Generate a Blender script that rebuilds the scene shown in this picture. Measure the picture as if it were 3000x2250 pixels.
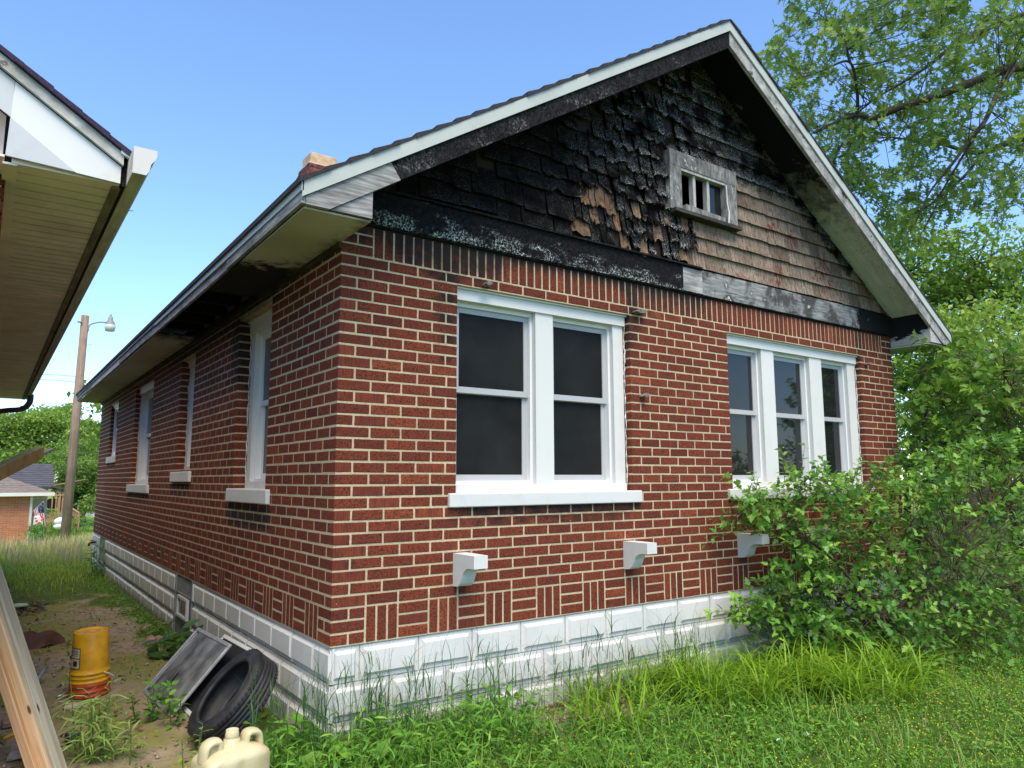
import bpy, math, random
import numpy as np
from mathutils import Vector, Matrix

random.seed(11)
RNG = np.random.default_rng(11)
for _o in list(bpy.data.objects):
    bpy.data.objects.remove(_o)
SC = bpy.context.scene
COL = SC.collection
RAD = math.radians

# ------------------------------------------------------------------ camera
CAM = Vector((-1.595, -3.950, 0.914))
YAW, PITCH, ROLL, FPX = RAD(35.525), RAD(7.424), RAD(-0.149), 2136.4
_f = Vector((math.sin(YAW) * math.cos(PITCH), math.cos(YAW) * math.cos(PITCH), math.sin(PITCH)))
_r = Vector((math.cos(YAW), -math.sin(YAW), 0))
_u = _r.cross(_f)
CR = _r * math.cos(ROLL) + _u * math.sin(ROLL)
CU = -_r * math.sin(ROLL) + _u * math.cos(ROLL)
CF = _f
cam_data = bpy.data.cameras.new('camera')
cam = bpy.data.objects.new('camera', cam_data)
COL.objects.link(cam)
cam.matrix_world = Matrix(((CR.x, CU.x, -CF.x, CAM.x), (CR.y, CU.y, -CF.y, CAM.y), (CR.z, CU.z, -CF.z, CAM.z), (0, 0, 0, 1)))
cam_data.sensor_width = 36
cam_data.lens = FPX * 36 / 3000
cam_data.clip_start = 0.05
cam_data.clip_end = 2000
SC.camera = cam

# ------------------------------------------------------------------ sky, sun, exposure
SUN_EL, SUN_AZ = 58.0, -160.0          # azimuth clockwise from +Y
w = bpy.data.worlds.new('World'); SC.world = w; w.use_nodes = True
wt = w.node_tree
sky = wt.nodes.new('ShaderNodeTexSky'); sky.sky_type = 'NISHITA'; sky.sun_disc = False
sky.sun_elevation = RAD(SUN_EL); sky.sun_rotation = RAD(SUN_AZ)
sky.air_density = 1.05; sky.dust_density = 0.3; sky.ozone_density = 7.2
bg = wt.nodes['Background']; bg.inputs['Strength'].default_value = 0.15
wt.links.new(sky.outputs['Color'], bg.inputs['Color'])
sd_ = bpy.data.lights.new('sun', 'SUN'); sd_.energy = 2.6; sd_.angle = RAD(42); sd_.color = (1.0, 0.87, 0.66)
sun = bpy.data.objects.new('sun', sd_); COL.objects.link(sun)
_sd = Vector((math.sin(RAD(SUN_AZ)) * math.cos(RAD(SUN_EL)), math.cos(RAD(SUN_AZ)) * math.cos(RAD(SUN_EL)), math.sin(RAD(SUN_EL))))
sun.rotation_euler = _sd.to_track_quat('Z', 'Y').to_euler()
sun.location = _sd * 60
SC.view_settings.view_transform = 'Standard'; SC.view_settings.look = 'None'
SC.view_settings.exposure = 1.08; SC.view_settings.gamma = 1.0
SC.view_settings.use_curve_mapping = False
SC.render.engine = 'CYCLES'
SC.cycles.max_bounces = 6; SC.cycles.transparent_max_bounces = 12
SC.cycles.use_denoising = True

# ------------------------------------------------------------------ helpers
def at(u, v, axis, val):
    """point on an axis plane seen at a position of the 3000x2250 frame"""
    d = CR * ((u - 1500) / FPX) - CU * ((v - 1125) / FPX) + CF
    return CAM + d * ((val - CAM[axis]) / d[axis])
def atd(u, v, dist):
    d = (CR * ((u - 1500) / FPX) - CU * ((v - 1125) / FPX) + CF).normalized()
    return CAM + d * dist

def tag(o, label=None, cat=None, group=None, kind=None):
    if label: o['label'] = label
    if cat: o['category'] = cat
    if group: o['group'] = group
    if kind: o['kind'] = kind
    return o

def empty(name, loc=(0, 0, 0)):
    o = bpy.data.objects.new(name, None); COL.objects.link(o)
    o.location = loc; o.empty_display_size = 0.1
    return o

def parent_to(o, parent):
    if parent is not None:
        o.parent = parent
        l = parent.location if parent.parent is None else Vector((0, 0, 0))
        o.matrix_parent_inverse = Matrix.Translation(-Vector(l))

def link(name, me, mat, parent=None, smooth=False):
    if mat is not None and not me.materials: me.materials.append(mat)
    if smooth: me.polygons.foreach_set('use_smooth', np.ones(len(me.polygons), bool))
    o = bpy.data.objects.new(name, me); COL.objects.link(o)
    parent_to(o, parent)
    return o

_CV, _CF = [], []
for cx in (-1, 1):
    for cy in (-1, 1):
        for cz in (-1, 1):
            for a in range(3):
                _CV.append(((cx, cy, cz), a))
_ci = {k: i for i, k in enumerate(_CV)}
def _cpos(k, c=.2):
    return np.array([k[0][i] * (1 if i == k[1] else 1 - c) for i in range(3)])
def _addf(ids):
    p = [_cpos(_CV[i]) for i in ids]
    n = np.cross(p[1] - p[0], p[2] - p[0])
    if n @ sum(p) < 0: ids = ids[::-1]
    _CF.append(tuple(ids))
for a in range(3):
    b, c = (a + 1) % 3, (a + 2) % 3
    for s in (-1, 1):
        ids = []
        for sb, s2 in ((-1, -1), (1, -1), (1, 1), (-1, 1)):
            k = [0, 0, 0]; k[a] = s; k[b] = sb; k[c] = s2
            ids.append(_ci[(tuple(k), a)])
        _addf(ids)
    for sb in (-1, 1):
        for s2 in (-1, 1):
            k0 = [0, 0, 0]; k0[a] = -1; k0[b] = sb; k0[c] = s2
            k1 = list(k0); k1[a] = 1
            _addf([_ci[(tuple(k0), b)], _ci[(tuple(k1), b)], _ci[(tuple(k1), c)], _ci[(tuple(k0), c)]])
for cx in (-1, 1):
    for cy in (-1, 1):
        for cz in (-1, 1):
            _addf([_ci[((cx, cy, cz), i)] for i in range(3)])

class MB:
    def __init__(s):
        s.v = []; s.f = []; s.a = {}
    def add(s, vs, fs, **at_):
        o = len(s.v)
        s.v.extend([tuple(p) for p in vs]); s.f.extend([tuple(i + o for i in f) for f in fs])
        for k in set(s.a) | set(at_):
            lst = s.a.setdefault(k, [])
            lst.extend([0.0] * (o - len(lst)))
            val = at_.get(k, 0.0)
            lst.extend(list(val) if hasattr(val, '__len__') else [val] * len(vs))
        return s
    def box(s, x0, x1, y0, y1, z0, z1, **k):
        return s.add([(x0, y0, z0), (x1, y0, z0), (x1, y1, z0), (x0, y1, z0), (x0, y0, z1), (x1, y0, z1), (x1, y1, z1), (x0, y1, z1)],
                     [(0, 3, 2, 1), (4, 5, 6, 7), (0, 1, 5, 4), (1, 2, 6, 5), (2, 3, 7, 6), (3, 0, 4, 7)], **k)
    def cbox(s, x0, x1, y0, y1, z0, z1, c=.004, j=0., M=None, **k):
        c3 = ((x0 + x1) / 2, (y0 + y1) / 2, (z0 + z1) / 2); h = ((x1 - x0) / 2, (y1 - y0) / 2, (z1 - z0) / 2)
        vs = []
        jit = {}
        for cs, a in _CV:
            if cs not in jit: jit[cs] = [random.uniform(-q, q) for q in (j if hasattr(j, '__len__') else (j, j, j))]
            p = Vector([c3[i] + cs[i] * (h[i] - (0 if i == a else min(c, h[i] * .45))) + jit[cs][i] for i in range(3)])
            vs.append(M @ p if M else p)
        return s.add(vs, _CF, **k)
    def prism(s, poly, axis, a, b, **k):
        """poly of 2D points, extruded along axis from a to b (axis y: (x,z), x: (y,z), z: (x,y))"""
        n = len(poly)
        def P(p, t):
            return {'y': (p[0], t, p[1]), 'x': (t, p[0], p[1]), 'z': (p[0], p[1], t)}[axis]
        vs = [P(p, a) for p in poly] + [P(p, b) for p in poly]
        fs = [tuple(range(n)), tuple(range(2 * n - 1, n - 1, -1))] + [(i, i + n, (i + 1) % n + n, (i + 1) % n) for i in range(n)]
        return s.add(vs, fs, **k)
    def tube(s, pts, rad, n=8, cap=True, **k):
        pts = [Vector(p) for p in pts]
        if not hasattr(rad, '__len__'): rad = [rad] * len(pts)
        vs = []; fs = []
        t = (pts[1] - pts[0]).normalized()
        nrm = t.orthogonal().normalized()
        for i, p in enumerate(pts):
            t2 = (pts[min(i + 1, len(pts) - 1)] - pts[max(i - 1, 0)]).normalized()
            nrm = (nrm - t2 * nrm.dot(t2)).normalized(); bi = t2.cross(nrm)
            for q in range(n):
                an = 2 * math.pi * q / n
                vs.append(p + (nrm * math.cos(an) + bi * math.sin(an)) * rad[i])
        for i in range(len(pts) - 1):
            for q in range(n):
                fs.append((i * n + q, i * n + (q + 1) % n, (i + 1) * n + (q + 1) % n, (i + 1) * n + q))
        if cap:
            fs.append(tuple(range(n - 1, -1, -1))); fs.append(tuple(range((len(pts) - 1) * n, len(pts) * n)))
        return s.add(vs, fs, **k)
    def lathe(s, prof, n=32, M=None, closed=False, **k):
        vs = []; fs = []
        for r, z in prof:
            for q in range(n):
                an = 2 * math.pi * q / n
                p = Vector((r * math.cos(an), r * math.sin(an), z)); vs.append(M @ p if M else p)
        m = len(prof)
        for i in range(m if closed else m - 1):
            i2 = (i + 1) % m
            for q in range(n):
                fs.append((i * n + q, i * n + (q + 1) % n, i2 * n + (q + 1) % n, i2 * n + q))
        return s.add(vs, fs, **k)
    def mesh(s, name):
        me = bpy.data.meshes.new(name)
        me.from_pydata(s.v, [], s.f); me.update()
        for k, l in s.a.items():
            l.extend([0.0] * (len(s.v) - len(l)))
            at_ = me.attributes.new(k, 'FLOAT', 'POINT'); at_.data.foreach_set('value', np.array(l, np.float32))
        return me
    def build(s, name, mat, parent=None, smooth=False):
        return link(name, s.mesh(name), mat, parent, smooth)

def np_mesh(name, V, F, attrs=None):
    """V (n,3), F (m,k): one uniform polygon size"""
    me = bpy.data.meshes.new(name)
    V = np.ascontiguousarray(V, np.float32); F = np.ascontiguousarray(F, np.int32)
    me.vertices.add(len(V)); me.vertices.foreach_set('co', V.ravel())
    me.loops.add(F.size); me.loops.foreach_set('vertex_index', F.ravel())
    me.polygons.add(len(F)); me.polygons.foreach_set('loop_start', np.arange(0, F.size, F.shape[1], dtype=np.int32))
    try: me.polygons.foreach_set('loop_total', np.full(len(F), F.shape[1], np.int32))
    except Exception: pass
    me.update(calc_edges=True)
    for k, l in (attrs or {}).items():
        a = me.attributes.new(k, 'FLOAT', 'POINT'); a.data.foreach_set('value', np.ascontiguousarray(l, np.float32))
    return me

def bezier_pts(pts, n=6):
    """Catmull-Rom through points"""
    P = [Vector(p) for p in pts]; P = [P[0] * 2 - P[1]] + P + [P[-1] * 2 - P[-2]]
    out = []
    for i in range(1, len(P) - 2):
        for k in range(n):
            t = k / n
            out.append(.5 * ((2 * P[i]) + (P[i + 1] - P[i - 1]) * t + (2 * P[i - 1] - 5 * P[i] + 4 * P[i + 1] - P[i + 2]) * t * t + (3 * P[i] - P[i - 1] - 3 * P[i + 1] + P[i + 2]) * t ** 3))
    out.append(P[-2]); return out

# ------------------------------------------------------------------ node materials
class NB:
    def __init__(s, name, rough=.8, spec=.35):
        s.m = bpy.data.materials.new(name); s.m.use_nodes = True
        s.t = s.m.node_tree; s.b = s.t.nodes['Principled BSDF']; s._p = None
        s.b.inputs['Roughness'].default_value = rough
        s.b.inputs['Specular IOR Level'].default_value = spec
    def n(s, ty, **k):
        nd = s.t.nodes.new('ShaderNode' + ty)
        for a, b in k.items(): setattr(nd, a, b)
        return nd
    def put(s, sock, v):
        if isinstance(v, bpy.types.NodeSocket): s.t.links.new(v, sock)
        elif v is not None:
            if hasattr(sock.default_value, '__len__') and hasattr(v, '__len__') and len(sock.default_value) == 4 and len(v) == 3: v = (*v, 1)
            sock.default_value = v
    @property
    def pos(s):
        if s._p is None: s._p = s.n('NewGeometry').outputs['Position']
        return s._p
    def xyz(s, v=None):
        nd = s.n('SeparateXYZ'); s.put(nd.inputs[0], v or s.pos); return nd.outputs
    def sc(s, v, k):
        nd = s.n('VectorMath', operation='MULTIPLY'); s.put(nd.inputs[0], v or s.pos); nd.inputs[1].default_value = k; return nd.outputs[0]
    def math(s, op, a, b=None, clamp=False):
        nd = s.n('Math', operation=op, use_clamp=clamp); s.put(nd.inputs[0], a)
        if b is not None: s.put(nd.inputs[1], b)
        return nd.outputs[0]
    def noise(s, scale, detail=3, rough=.55, vec=None, dist=0.):
        nd = s.n('TexNoise'); s.put(nd.inputs['Vector'], vec or s.pos)
        nd.inputs['Scale'].default_value = scale; nd.inputs['Detail'].default_value = detail
        nd.inputs['Roughness'].default_value = rough; nd.inputs['Distortion'].default_value = dist
        return nd.outputs[0]
    def voro(s, scale, vec=None, feature='F1', out='Distance'):
        nd = s.n('TexVoronoi', feature=feature); s.put(nd.inputs['Vector'], vec or s.pos); nd.inputs['Scale'].default_value = scale
        return nd.outputs[out]
    def mix(s, fac, a, b, blend='MIX'):
        nd = s.n('MixRGB', blend_type=blend); s.put(nd.inputs[0], fac); s.put(nd.inputs[1], a); s.put(nd.inputs[2], b); return nd.outputs[0]
    def ramp(s, fac, stops):
        nd = s.n('ValToRGB'); cr = nd.color_ramp
        while len(cr.elements) < len(stops): cr.elements.new(.5)
        for e, (p, c) in zip(cr.elements, stops): e.position = p; e.color = (*c, 1)
        s.put(nd.inputs[0], fac); return nd.outputs[0]
    def mr(s, v, a, b, c=0., d=1.):
        nd = s.n('MapRange'); s.put(nd.inputs[0], v)
        for i, q in enumerate((a, b, c, d)): s.put(nd.inputs[i + 1], q)
        return nd.outputs[0]
    def attr(s, name):
        return s.n('Attribute', attribute_name=name).outputs['Fac']
    def bump(s, h, st=.5, dist=.01):
        nd = s.n('Bump'); nd.inputs['Strength'].default_value = st; nd.inputs['Distance'].default_value = dist
        s.put(nd.inputs['Height'], h); s.t.links.new(nd.outputs[0], s.b.inputs['Normal']); return s
    def col(s, c, rough=None, metal=None):
        s.put(s.b.inputs['Base Color'], c)
        if rough is not None: s.put(s.b.inputs['Roughness'], rough)
        if metal is not None: s.put(s.b.inputs['Metallic'], metal)
        return s
    def done(s): return s.m

def plain(name, c, rough=.6, var=.15, scale=30, metal=0., spec=.35, bump=0.):
    b = NB(name, rough, spec)
    nz = b.noise(scale, 4)
    d = tuple(max(0, x * (1 - var)) for x in c); l = tuple(min(1, x * (1 + var)) for x in c)
    b.col(b.mix(b.mr(nz, .3, .7), d, l), rough, metal)
    if bump: b.bump(nz, bump, .005)
    return b.done()

# ------------------------------------------------------------------ materials of the house
def m_brick():
    b = NB('brick', .85, .25)
    c = b.ramp(b.attr('tint'), [(0, (.12, .026, .013)), (.3, (.178, .037, .018)), (.7, (.235, .049, .021)), (1, (.32, .074, .029))])
    big = b.noise(22, 3); c = b.mix(b.mr(big, .4, .72, 0, .5), c, (.09, .024, .019))
    n1 = b.noise(80, 5, .8)
    rough = b.mix(b.mr(n1, .41, .52), (.036, .013, .008), c)
    n2 = b.noise(1, 2, .6, vec=b.sc(None, (240, 240, 9)))
    ruf = b.mix(b.mr(n2, .38, .55), (.075, .020, .015), c)
    ra = b.attr('ruf')
    c = b.mix(ra, rough, ruf)
    s = b.math('ADD', b.attr('soot'), b.math('MULTIPLY', b.math('SUBTRACT', b.noise(13, 4, .65), .5), .95))
    c = b.mix(b.mr(s, .36, .75, 0, .93), c, (.013, .0115, .0115))
    sp = b.noise(55, 2, .5); c = b.mix(b.mr(sp, .765, .78), c, (.6, .58, .56))
    b.col(c, .9)
    h = b.mix(ra, n1, n2)
    return b.bump(h, .8, .006).done()
def m_mortar():
    b = NB('mortar', .95, .15)
    n = b.noise(90, 4, .65); big = b.noise(2.2, 4)
    c = b.mix(b.mr(n, .3, .7), (.40, .31, .185), (.62, .51, .335))
    c = b.mix(b.mr(big, .45, .75, 0, .5), c, (.25, .185, .115))
    s = b.math('ADD', b.attr('soot'), b.math('MULTIPLY', b.math('SUBTRACT', b.noise(16, 4), .5), .9))
    c = b.mix(b.mr(s, .5, 1.0, 0, .8), c, (.04, .034, .026))
    return b.col(c).bump(n, .6, .006).done()
def m_white(name, base=(.64, .63, .595), dirt=.25, dscale=5, rough=.45):
    b = NB(name, rough, .4)
    n = b.noise(dscale, 5, .65); f = b.noise(70, 3)
    c = b.mix(b.mr(n, .52, .78, 0, dirt), base, tuple(x * .62 for x in base))
    c = b.mix(b.mr(f, .70, .78, 0, dirt), c, (.25, .24, .22))
    return b.col(c).bump(f, .1, .002).done()
def m_block():
    b = NB('white_block_paint', .55, .35)
    n = b.noise(45, 5, .7); big = b.noise(4, 4)
    c = b.mix(b.mr(big, .5, .8, 0, .35), (.62, .61, .58), (.47, .45, .415))
    x, y, z = b.xyz()
    # mud splash and peeling toward the soil on the side wall
    low = b.math('ADD', b.mr(z, -.40, -.62), b.math('MULTIPLY', b.math('SUBTRACT', b.noise(18, 5, .7), .5), 1.1))
    side = b.mr(x, .02, .004)
    side = b.math('MULTIPLY', side, b.mr(y, 2.5, 3.4))
    c = b.mix(b.math('MULTIPLY', b.mr(low, .40, .62), b.math('ADD', b.math('MULTIPLY', side, .9), .12)), c, (.20, .165, .135))
    splash = b.math('MULTIPLY', b.mr(z, -.18, -.6), b.mr(b.noise(22, 5, .75), .42, .62)); c = b.mix(b.math('MULTIPLY', splash, .75), c, (.24, .21, .15))
    chips = b.math('MULTIPLY', b.mr(b.noise(24, 6, .75), .63, .66), .6)
    c = b.mix(chips, c, (.33, .31, .28))
    return b.col(c).bump(n, .35, .004).done()
def m_foundback():
    b = NB('foundation_joint', .8, .2)
    n = b.noise(40, 4); x, y, z = b.xyz()
    c = b.mix(b.mr(n, .42, .62), (.53, .515, .485), (.37, .35, .31))
    side = b.math('MULTIPLY', b.mr(x, .05, .03), b.mr(b.noise(5, 4), .4, .55))
    c = b.mix(side, c, (.16, .12, .08))
    return b.col(c).bump(n, .5, .006).done()
def m_wood(name, c0, c1, vec, dark=.0, peel=None, peel_t=.55, bump=.5):
    b = NB(name, .85, .2)
    g = b.noise(1, 5, .65, vec=b.sc(None, vec)); k = b.noise(3.5, 4)
    c = b.mix(b.mr(g, .32, .68), c0, c1)
    c = b.mix(b.mr(k, .42, .72, 0, dark), c, (.02, .018, .016))
    if peel:
        p = b.noise(9, 6, .75); c = b.mix(b.mr(p, peel_t, peel_t + .03), c, peel)
    return b.col(c).bump(g, bump, .004).done()
def m_char(name, ash=.5, paint=None, x0=0., x1=1., grey=.03):
    """charred timber with alligator cracking and flakes of ash and paint"""
    b = NB(name, .8, .08)
    v = b.voro(46, vec=b.sc(None, (1, 1, .55)), feature='DISTANCE_TO_EDGE')
    crack = b.mr(v, .0, .07)
    n = b.noise(26, 5, .7); big = b.noise(2.6, 4, .6)
    c = b.mix(b.mr(n, .35, .7), (.006, .006, .007), (grey, grey, grey * 1.05))
    if paint:
        x, y, z = b.xyz()
        m = b.math('ADD', b.mr(z, x1, x0), b.math('MULTIPLY', b.math('SUBTRACT', b.noise(1, 5, .65, vec=b.sc(None, (3.2, 3.2, 9))), .5), 3.4))
        f = b.math('MULTIPLY', b.mr(b.noise(62, 5, .8), .51, .56), b.math('MULTIPLY', b.mr(m, .45, .8), b.mr(b.noise(9, 4, .7), .40, .55)))
        c = b.mix(b.math('MULTIPLY', f, ash), c, paint)
    c = b.mix(crack, (.003, .003, .003), c)
    h = b.math('ADD', b.math('MULTIPLY', crack, .7), n)
    return b.col(c).bump(h, .8, .006).done()
def m_shingle():
    b = NB('gable_shingle', .92, .04)
    g = b.noise(1, 5, .65, vec=b.sc(None, (75, 75, 5)))
    t = b.attr('tint')
    w_ = b.mix(b.mr(g, .3, .7), (.065, .043, .033), (.30, .215, .155))
    w_ = b.mix(b.mr(t, 0, 1, 0, .45), w_, b.mix(b.mr(g, .35, .6), (.13, .095, .075), (.38, .30, .235)))
    chip = b.math('MULTIPLY', b.mr(b.noise(1, 5, .75, vec=b.sc(None, (60, 60, 16))), .50, .56), b.mr(b.noise(2.1, 3), .42, .62))
    w_ = b.mix(b.math('MULTIPLY', chip, .55), w_, (.42, .38, .31))
    red = b.math('MULTIPLY', b.mr(b.noise(2.9, 4), .57, .62), b.mr(b.noise(1, 4, .7, vec=b.sc(None, (48, 48, 16))), .50, .56))
    w_ = b.mix(b.mr(t, .45, .0, 0, .65), w_, b.mix(.35, (.05, .038, .03), w_))
    w_ = b.mix(b.math('MULTIPLY', red, .9), w_, (.14, .016, .014))
    bare = b.mix(b.mr(g, .3, .7), (.075, .035, .017), (.36, .22, .12))
    bare = b.mix(b.mr(t, .25, 1, 0, .8), bare, b.mix(g, (.05, .024, .012), (.17, .09, .045)))
    c = b.mix(b.attr('bare'), w_, bare)
    v = b.voro(70, vec=b.sc(None, (1, 1, .6)), feature='DISTANCE_TO_EDGE'); crack = b.mr(v, 0, .12)
    n = b.noise(30, 4, .7)
    bl = b.mix(b.mr(n, .35, .75), (.0035, .003, .0027), (.014, .0125, .011))
    ash = b.math('MULTIPLY', b.mr(b.noise(95, 4, .8), .50, .56), b.math('MULTIPLY', b.math('MULTIPLY', b.attr('ash'), b.mr(b.xyz()[0], 1.5, 2.6, .12, 1.)), b.mr(b.noise(6, 3), .40, .54)))
    bl = b.mix(b.math('MULTIPLY', ash, crack), bl, (.52, .52, .50))
    ch = b.math('ADD', b.attr('char'), b.math('MULTIPLY', b.math('SUBTRACT', b.noise(14, 5, .7), .5), 1.0))
    ch = b.math('ADD', ch, b.math('MULTIPLY', b.math('SUBTRACT', b.noise(60, 4, .7), .5), .6))
    c = b.mix(b.mr(ch, .42, .62), c, bl)
    h = b.math('ADD', g, b.math('MULTIPLY', crack, .6))
    return b.col(c).bump(h, .7, .005).done()
def m_eave_soffit():
    """painted eave soffit of the side, scorched in its front stretch"""
    b = NB('eave_soffit', .8, .2)
    x, y, z = b.xyz()
    n = b.noise(11, 6, .7, dist=.4); big = b.noise(1.7, 4)
    c = b.mix(b.mr(big, .35, .7), (.44, .37, .32), (.60, .53, .47))
    c = b.mix(b.mr(y, 5.5, 9.5, 0, .7), c, (.50, .47, .30))
    k = b.math('ADD', b.mr(y, .35, 1.0), b.math('MULTIPLY', b.math('SUBTRACT', n, .5), 1.4))
    k2 = b.math('ADD', b.mr(y, 4.4, 3.2), b.math('MULTIPLY', b.math('SUBTRACT', n, .5), 1.0))
    k = b.math('MULTIPLY', b.mr(k, .4, .7), b.mr(k2, .3, .7))
    edge = b.math('MULTIPLY', b.mr(x, -.12, -.0), b.mr(n, .42, .6))
    c = b.mix(b.math('MULTIPLY', edge, .8), c, (.05, .035, .02))
    c = b.mix(k, c, (.014, .012, .011))
    return b.col(c).bump(n, .3, .004).done()
def m_rake_soffit():
    """rake soffit: paint left at the right-hand eave, burnt black toward the ridge"""
    b = NB('rake_soffit', .8, .2)
    x, y, z = b.xyz()
    n = b.noise(8, 6, .7, dist=.5); st = b.noise(1, 4, .6, vec=b.sc(None, (4, 22, 4)))
    c = b.mix(b.mr(st, .35, .65), (.50, .50, .46), (.62, .62, .57))
    fl = b.math('MULTIPLY', b.mr(b.noise(34, 5, .7), .60, .63), b.mr(b.noise(3, 3), .45, .6)); c = b.mix(fl, c, (.03, .03, .028))
    k = b.math('ADD', b.mr(x, 5.5, 3.8), b.math('MULTIPLY', b.math('SUBTRACT', n, .5), .8))
    c = b.mix(b.mr(k, .18, .42, 0, .75), c, (.13, .125, .115))
    c = b.mix(b.mr(k, .36, .62), c, (.008, .008, .009))
    lt = b.math('MULTIPLY', b.mr(b.noise(5, 5, .7), .64, .67), b.mr(x, 3.4, 4.1)); c = b.mix(b.math('MULTIPLY', lt, .7), c, (.32, .25, .14))
    return b.col(c).bump(n, .35, .004).done()
def m_return_board():
    b = NB('scorched_return_board', .7, .3)
    n = b.noise(1, 6, .7, vec=b.sc(None, (18, 10, 34))); x, y, z = b.xyz()
    k = b.math('ADD', b.mr(z, 2.33, 2.50), b.math('MULTIPLY', b.mr(y, -.40, -.05), .35))
    k = b.math('ADD', k, b.math('MULTIPLY', b.math('SUBTRACT', n, .5), 1.6))
    c = b.mix(b.mr(k, .62, .70), (.50, .46, .41), (.006, .006, .007))
    return b.col(c).done()
def m_frieze_right():
    b = NB('weathered_frieze', .85, .2)
    g = b.noise(1, 5, .65, vec=b.sc(None, (5, 60, 55))); n = b.noise(4, 5, .7); x, y, z = b.xyz()
    c = b.mix(b.mr(g, .35, .65), (.12, .12, .12), (.33, .33, .325))
    c = b.mix(b.mr(n, .47, .57, 0, .85), c, (.035, .033, .032))
    p = b.mr(b.noise(8, 5, .7), .64, .67); c = b.mix(p, c, (.56, .54, .46))
    k = b.math('ADD', b.mr(x, 5.35, 5.9), b.math('MULTIPLY', b.math('SUBTRACT', b.noise(7, 5, .7), .5), 1.6))
    c = b.mix(b.mr(k, .45, .52), c, (.008, .008, .009))
    return b.col(c).bump(g, .5, .004).done()

BRICK, MORTAR, BLOCK, FBACK, SHING = m_brick(), m_mortar(), m_block(), m_foundback(), m_shingle()
WHITE = m_white('white_trim_paint'); SILLW = m_white('white_stone_paint', (.60, .595, .575), .3, 9, .6)
VINYL = m_white('white_vinyl_sash', (.72, .73, .73), .12, 6, .35)
GREYV = m_white('grey_screen_frame', (.36, .35, .34), .15, 6, .45)
DRIP = m_white('drip_edge_metal', (.44, .46, .42), .4, 4, .5)
GREYW = m_wood('weathered_grey_board', (.13, .125, .12), (.42, .41, .39), (5, 60, 60), .5)
GREYWY = m_wood('weathered_fascia_board', (.15, .145, .14), (.46, .45, .44), (60, 5, 60), .45)
PAINTW = m_wood('old_white_fascia', (.50, .50, .49), (.66, .67, .66), (60, 5, 60), .3)
BARGEC = m_char('charred_barge', .6, (.30, .30, .29), 1.9, 4.9, .032)
FRIEZEC = m_char('charred_frieze', .9, (.62, .66, .60), 2.43, 2.62, .02)
CHAR = m_char('char_black', 0)
EAVES, RAKES, RETB, FRIEZER = m_eave_soffit(), m_rake_soffit(), m_return_board(), m_frieze_right()
SHEATH = m_wood('scorched_sheathing', (.010, .008, .007), (.045, .028, .018), (50, 50, 4), .85)
ROOFM = plain('asphalt_shingle', (.035, .032, .036), .95, .5, 160, bump=.6)
GLASS = NB('window_glass', .04, .40).col((.012, .014, .015)).done()
SCREENG = NB('screened_glass', .5, .10)
SCREENG.col(SCREENG.mix(SCREENG.mr(SCREENG.noise(3, 4), .3, .7), (.008, .0085, .0085), (.018, .019, .019))); SCREENG = SCREENG.done()
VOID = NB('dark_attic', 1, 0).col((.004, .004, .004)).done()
CAULK = plain('crumbled_caulk', (.55, .54, .52), .9, .5, 60, bump=.8)

# ------------------------------------------------------------------ the burnt brick house
W_, D_ = 6.27, 11.05           # front width, depth; origin: near corner at foundation top
CO = .2032 / 3                 # one brick course
house = empty('brick_house', (0, 0, -.56))
tag(house, 'red brick bungalow with burnt black gable and white block foundation', 'house')

def sstep(v, a, b):
    t = min(1, max(0, (v - a) / (b - a))); return t * t * (3 - 2 * t)
def band(v, a, b, s):
    return sstep(v, a - s, a + s) * (1 - sstep(v, b - s, b + s))
def soot(x, y, z):
    if y < .15 and not (x < .004 and y > .02):
        s = .85 * band(x, .32, 1.18, .12) * sstep(z, 2.12, 2.3)
        s = max(s, .75 * (1 - sstep(x, .15, .4)) * sstep(z, 2.15, 2.42))
        s = max(s, (.85 if x < 3.2 else .5) * sstep(z, 2.33, 2.44))
        s = max(s, .85 * band(x, .62, .80, .07) * sstep(z, 1.05, 2.0))
        s = max(s, .8 * band(x, 2.3, 2.44, .06) * sstep(z, 1.3, 2.1))
        s = max(s, .45 * band(x, 2.3, 3.4, .25) * sstep(z, 1.9, 2.3))
        s = max(s, .72 * band(x, .72, 2.46, .08) * band(z, .66, .75, .03))
        s = max(s, .62 * band(x, .72, 2.3, .2) * band(z, .60, .80, .05))
        s = max(s, .5 * band(x, .04, .22, .06) * band(z, .22, .6, .06))
        s = max(s, .6 * band(x, 5.55, 5.72, .05) * sstep(z, 1.7, 2.1))
        s = max(s, .5 * band(x, 3.4, 5.7, .1) * band(z, .66, .75, .03))
        return s
    s = .9 * sstep(z, 1.98, 2.28) * band(y, 1.0, 5.0, .5)
    s = max(s, .62 * sstep(z, 2.1, 2.28))
    s = max(s, .85 * band(y, 1.1, 2.3, .1) * band(z, .55, .74, .05))
    s = max(s, .8 * band(y, 2.05, 2.4, .08) * sstep(z, 1.2, 2.0))
    s = max(s, .7 * band(y, 3.6, 4.6, .1) * band(z, .74, .9, .05))
    s = max(s, .7 * band(y, 5.8, 7.6, .1) * band(z, .62, .75, .05))
    s = max(s, .33 * (1 - sstep(z, .1, .9)))
    return s

# openings (u0, u1, z0, z1)
OF = [(.793, 2.335, .826, 2.165), (3.50, 5.63, .826, 2.165)]
OS = [(1.275, 2.11, .845, 2.20), (3.68, 4.31, .995, 2.16), (5.91, 7.25, .855, 2.18), (8.92, 9.72, 1.285, 2.14)]

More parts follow.
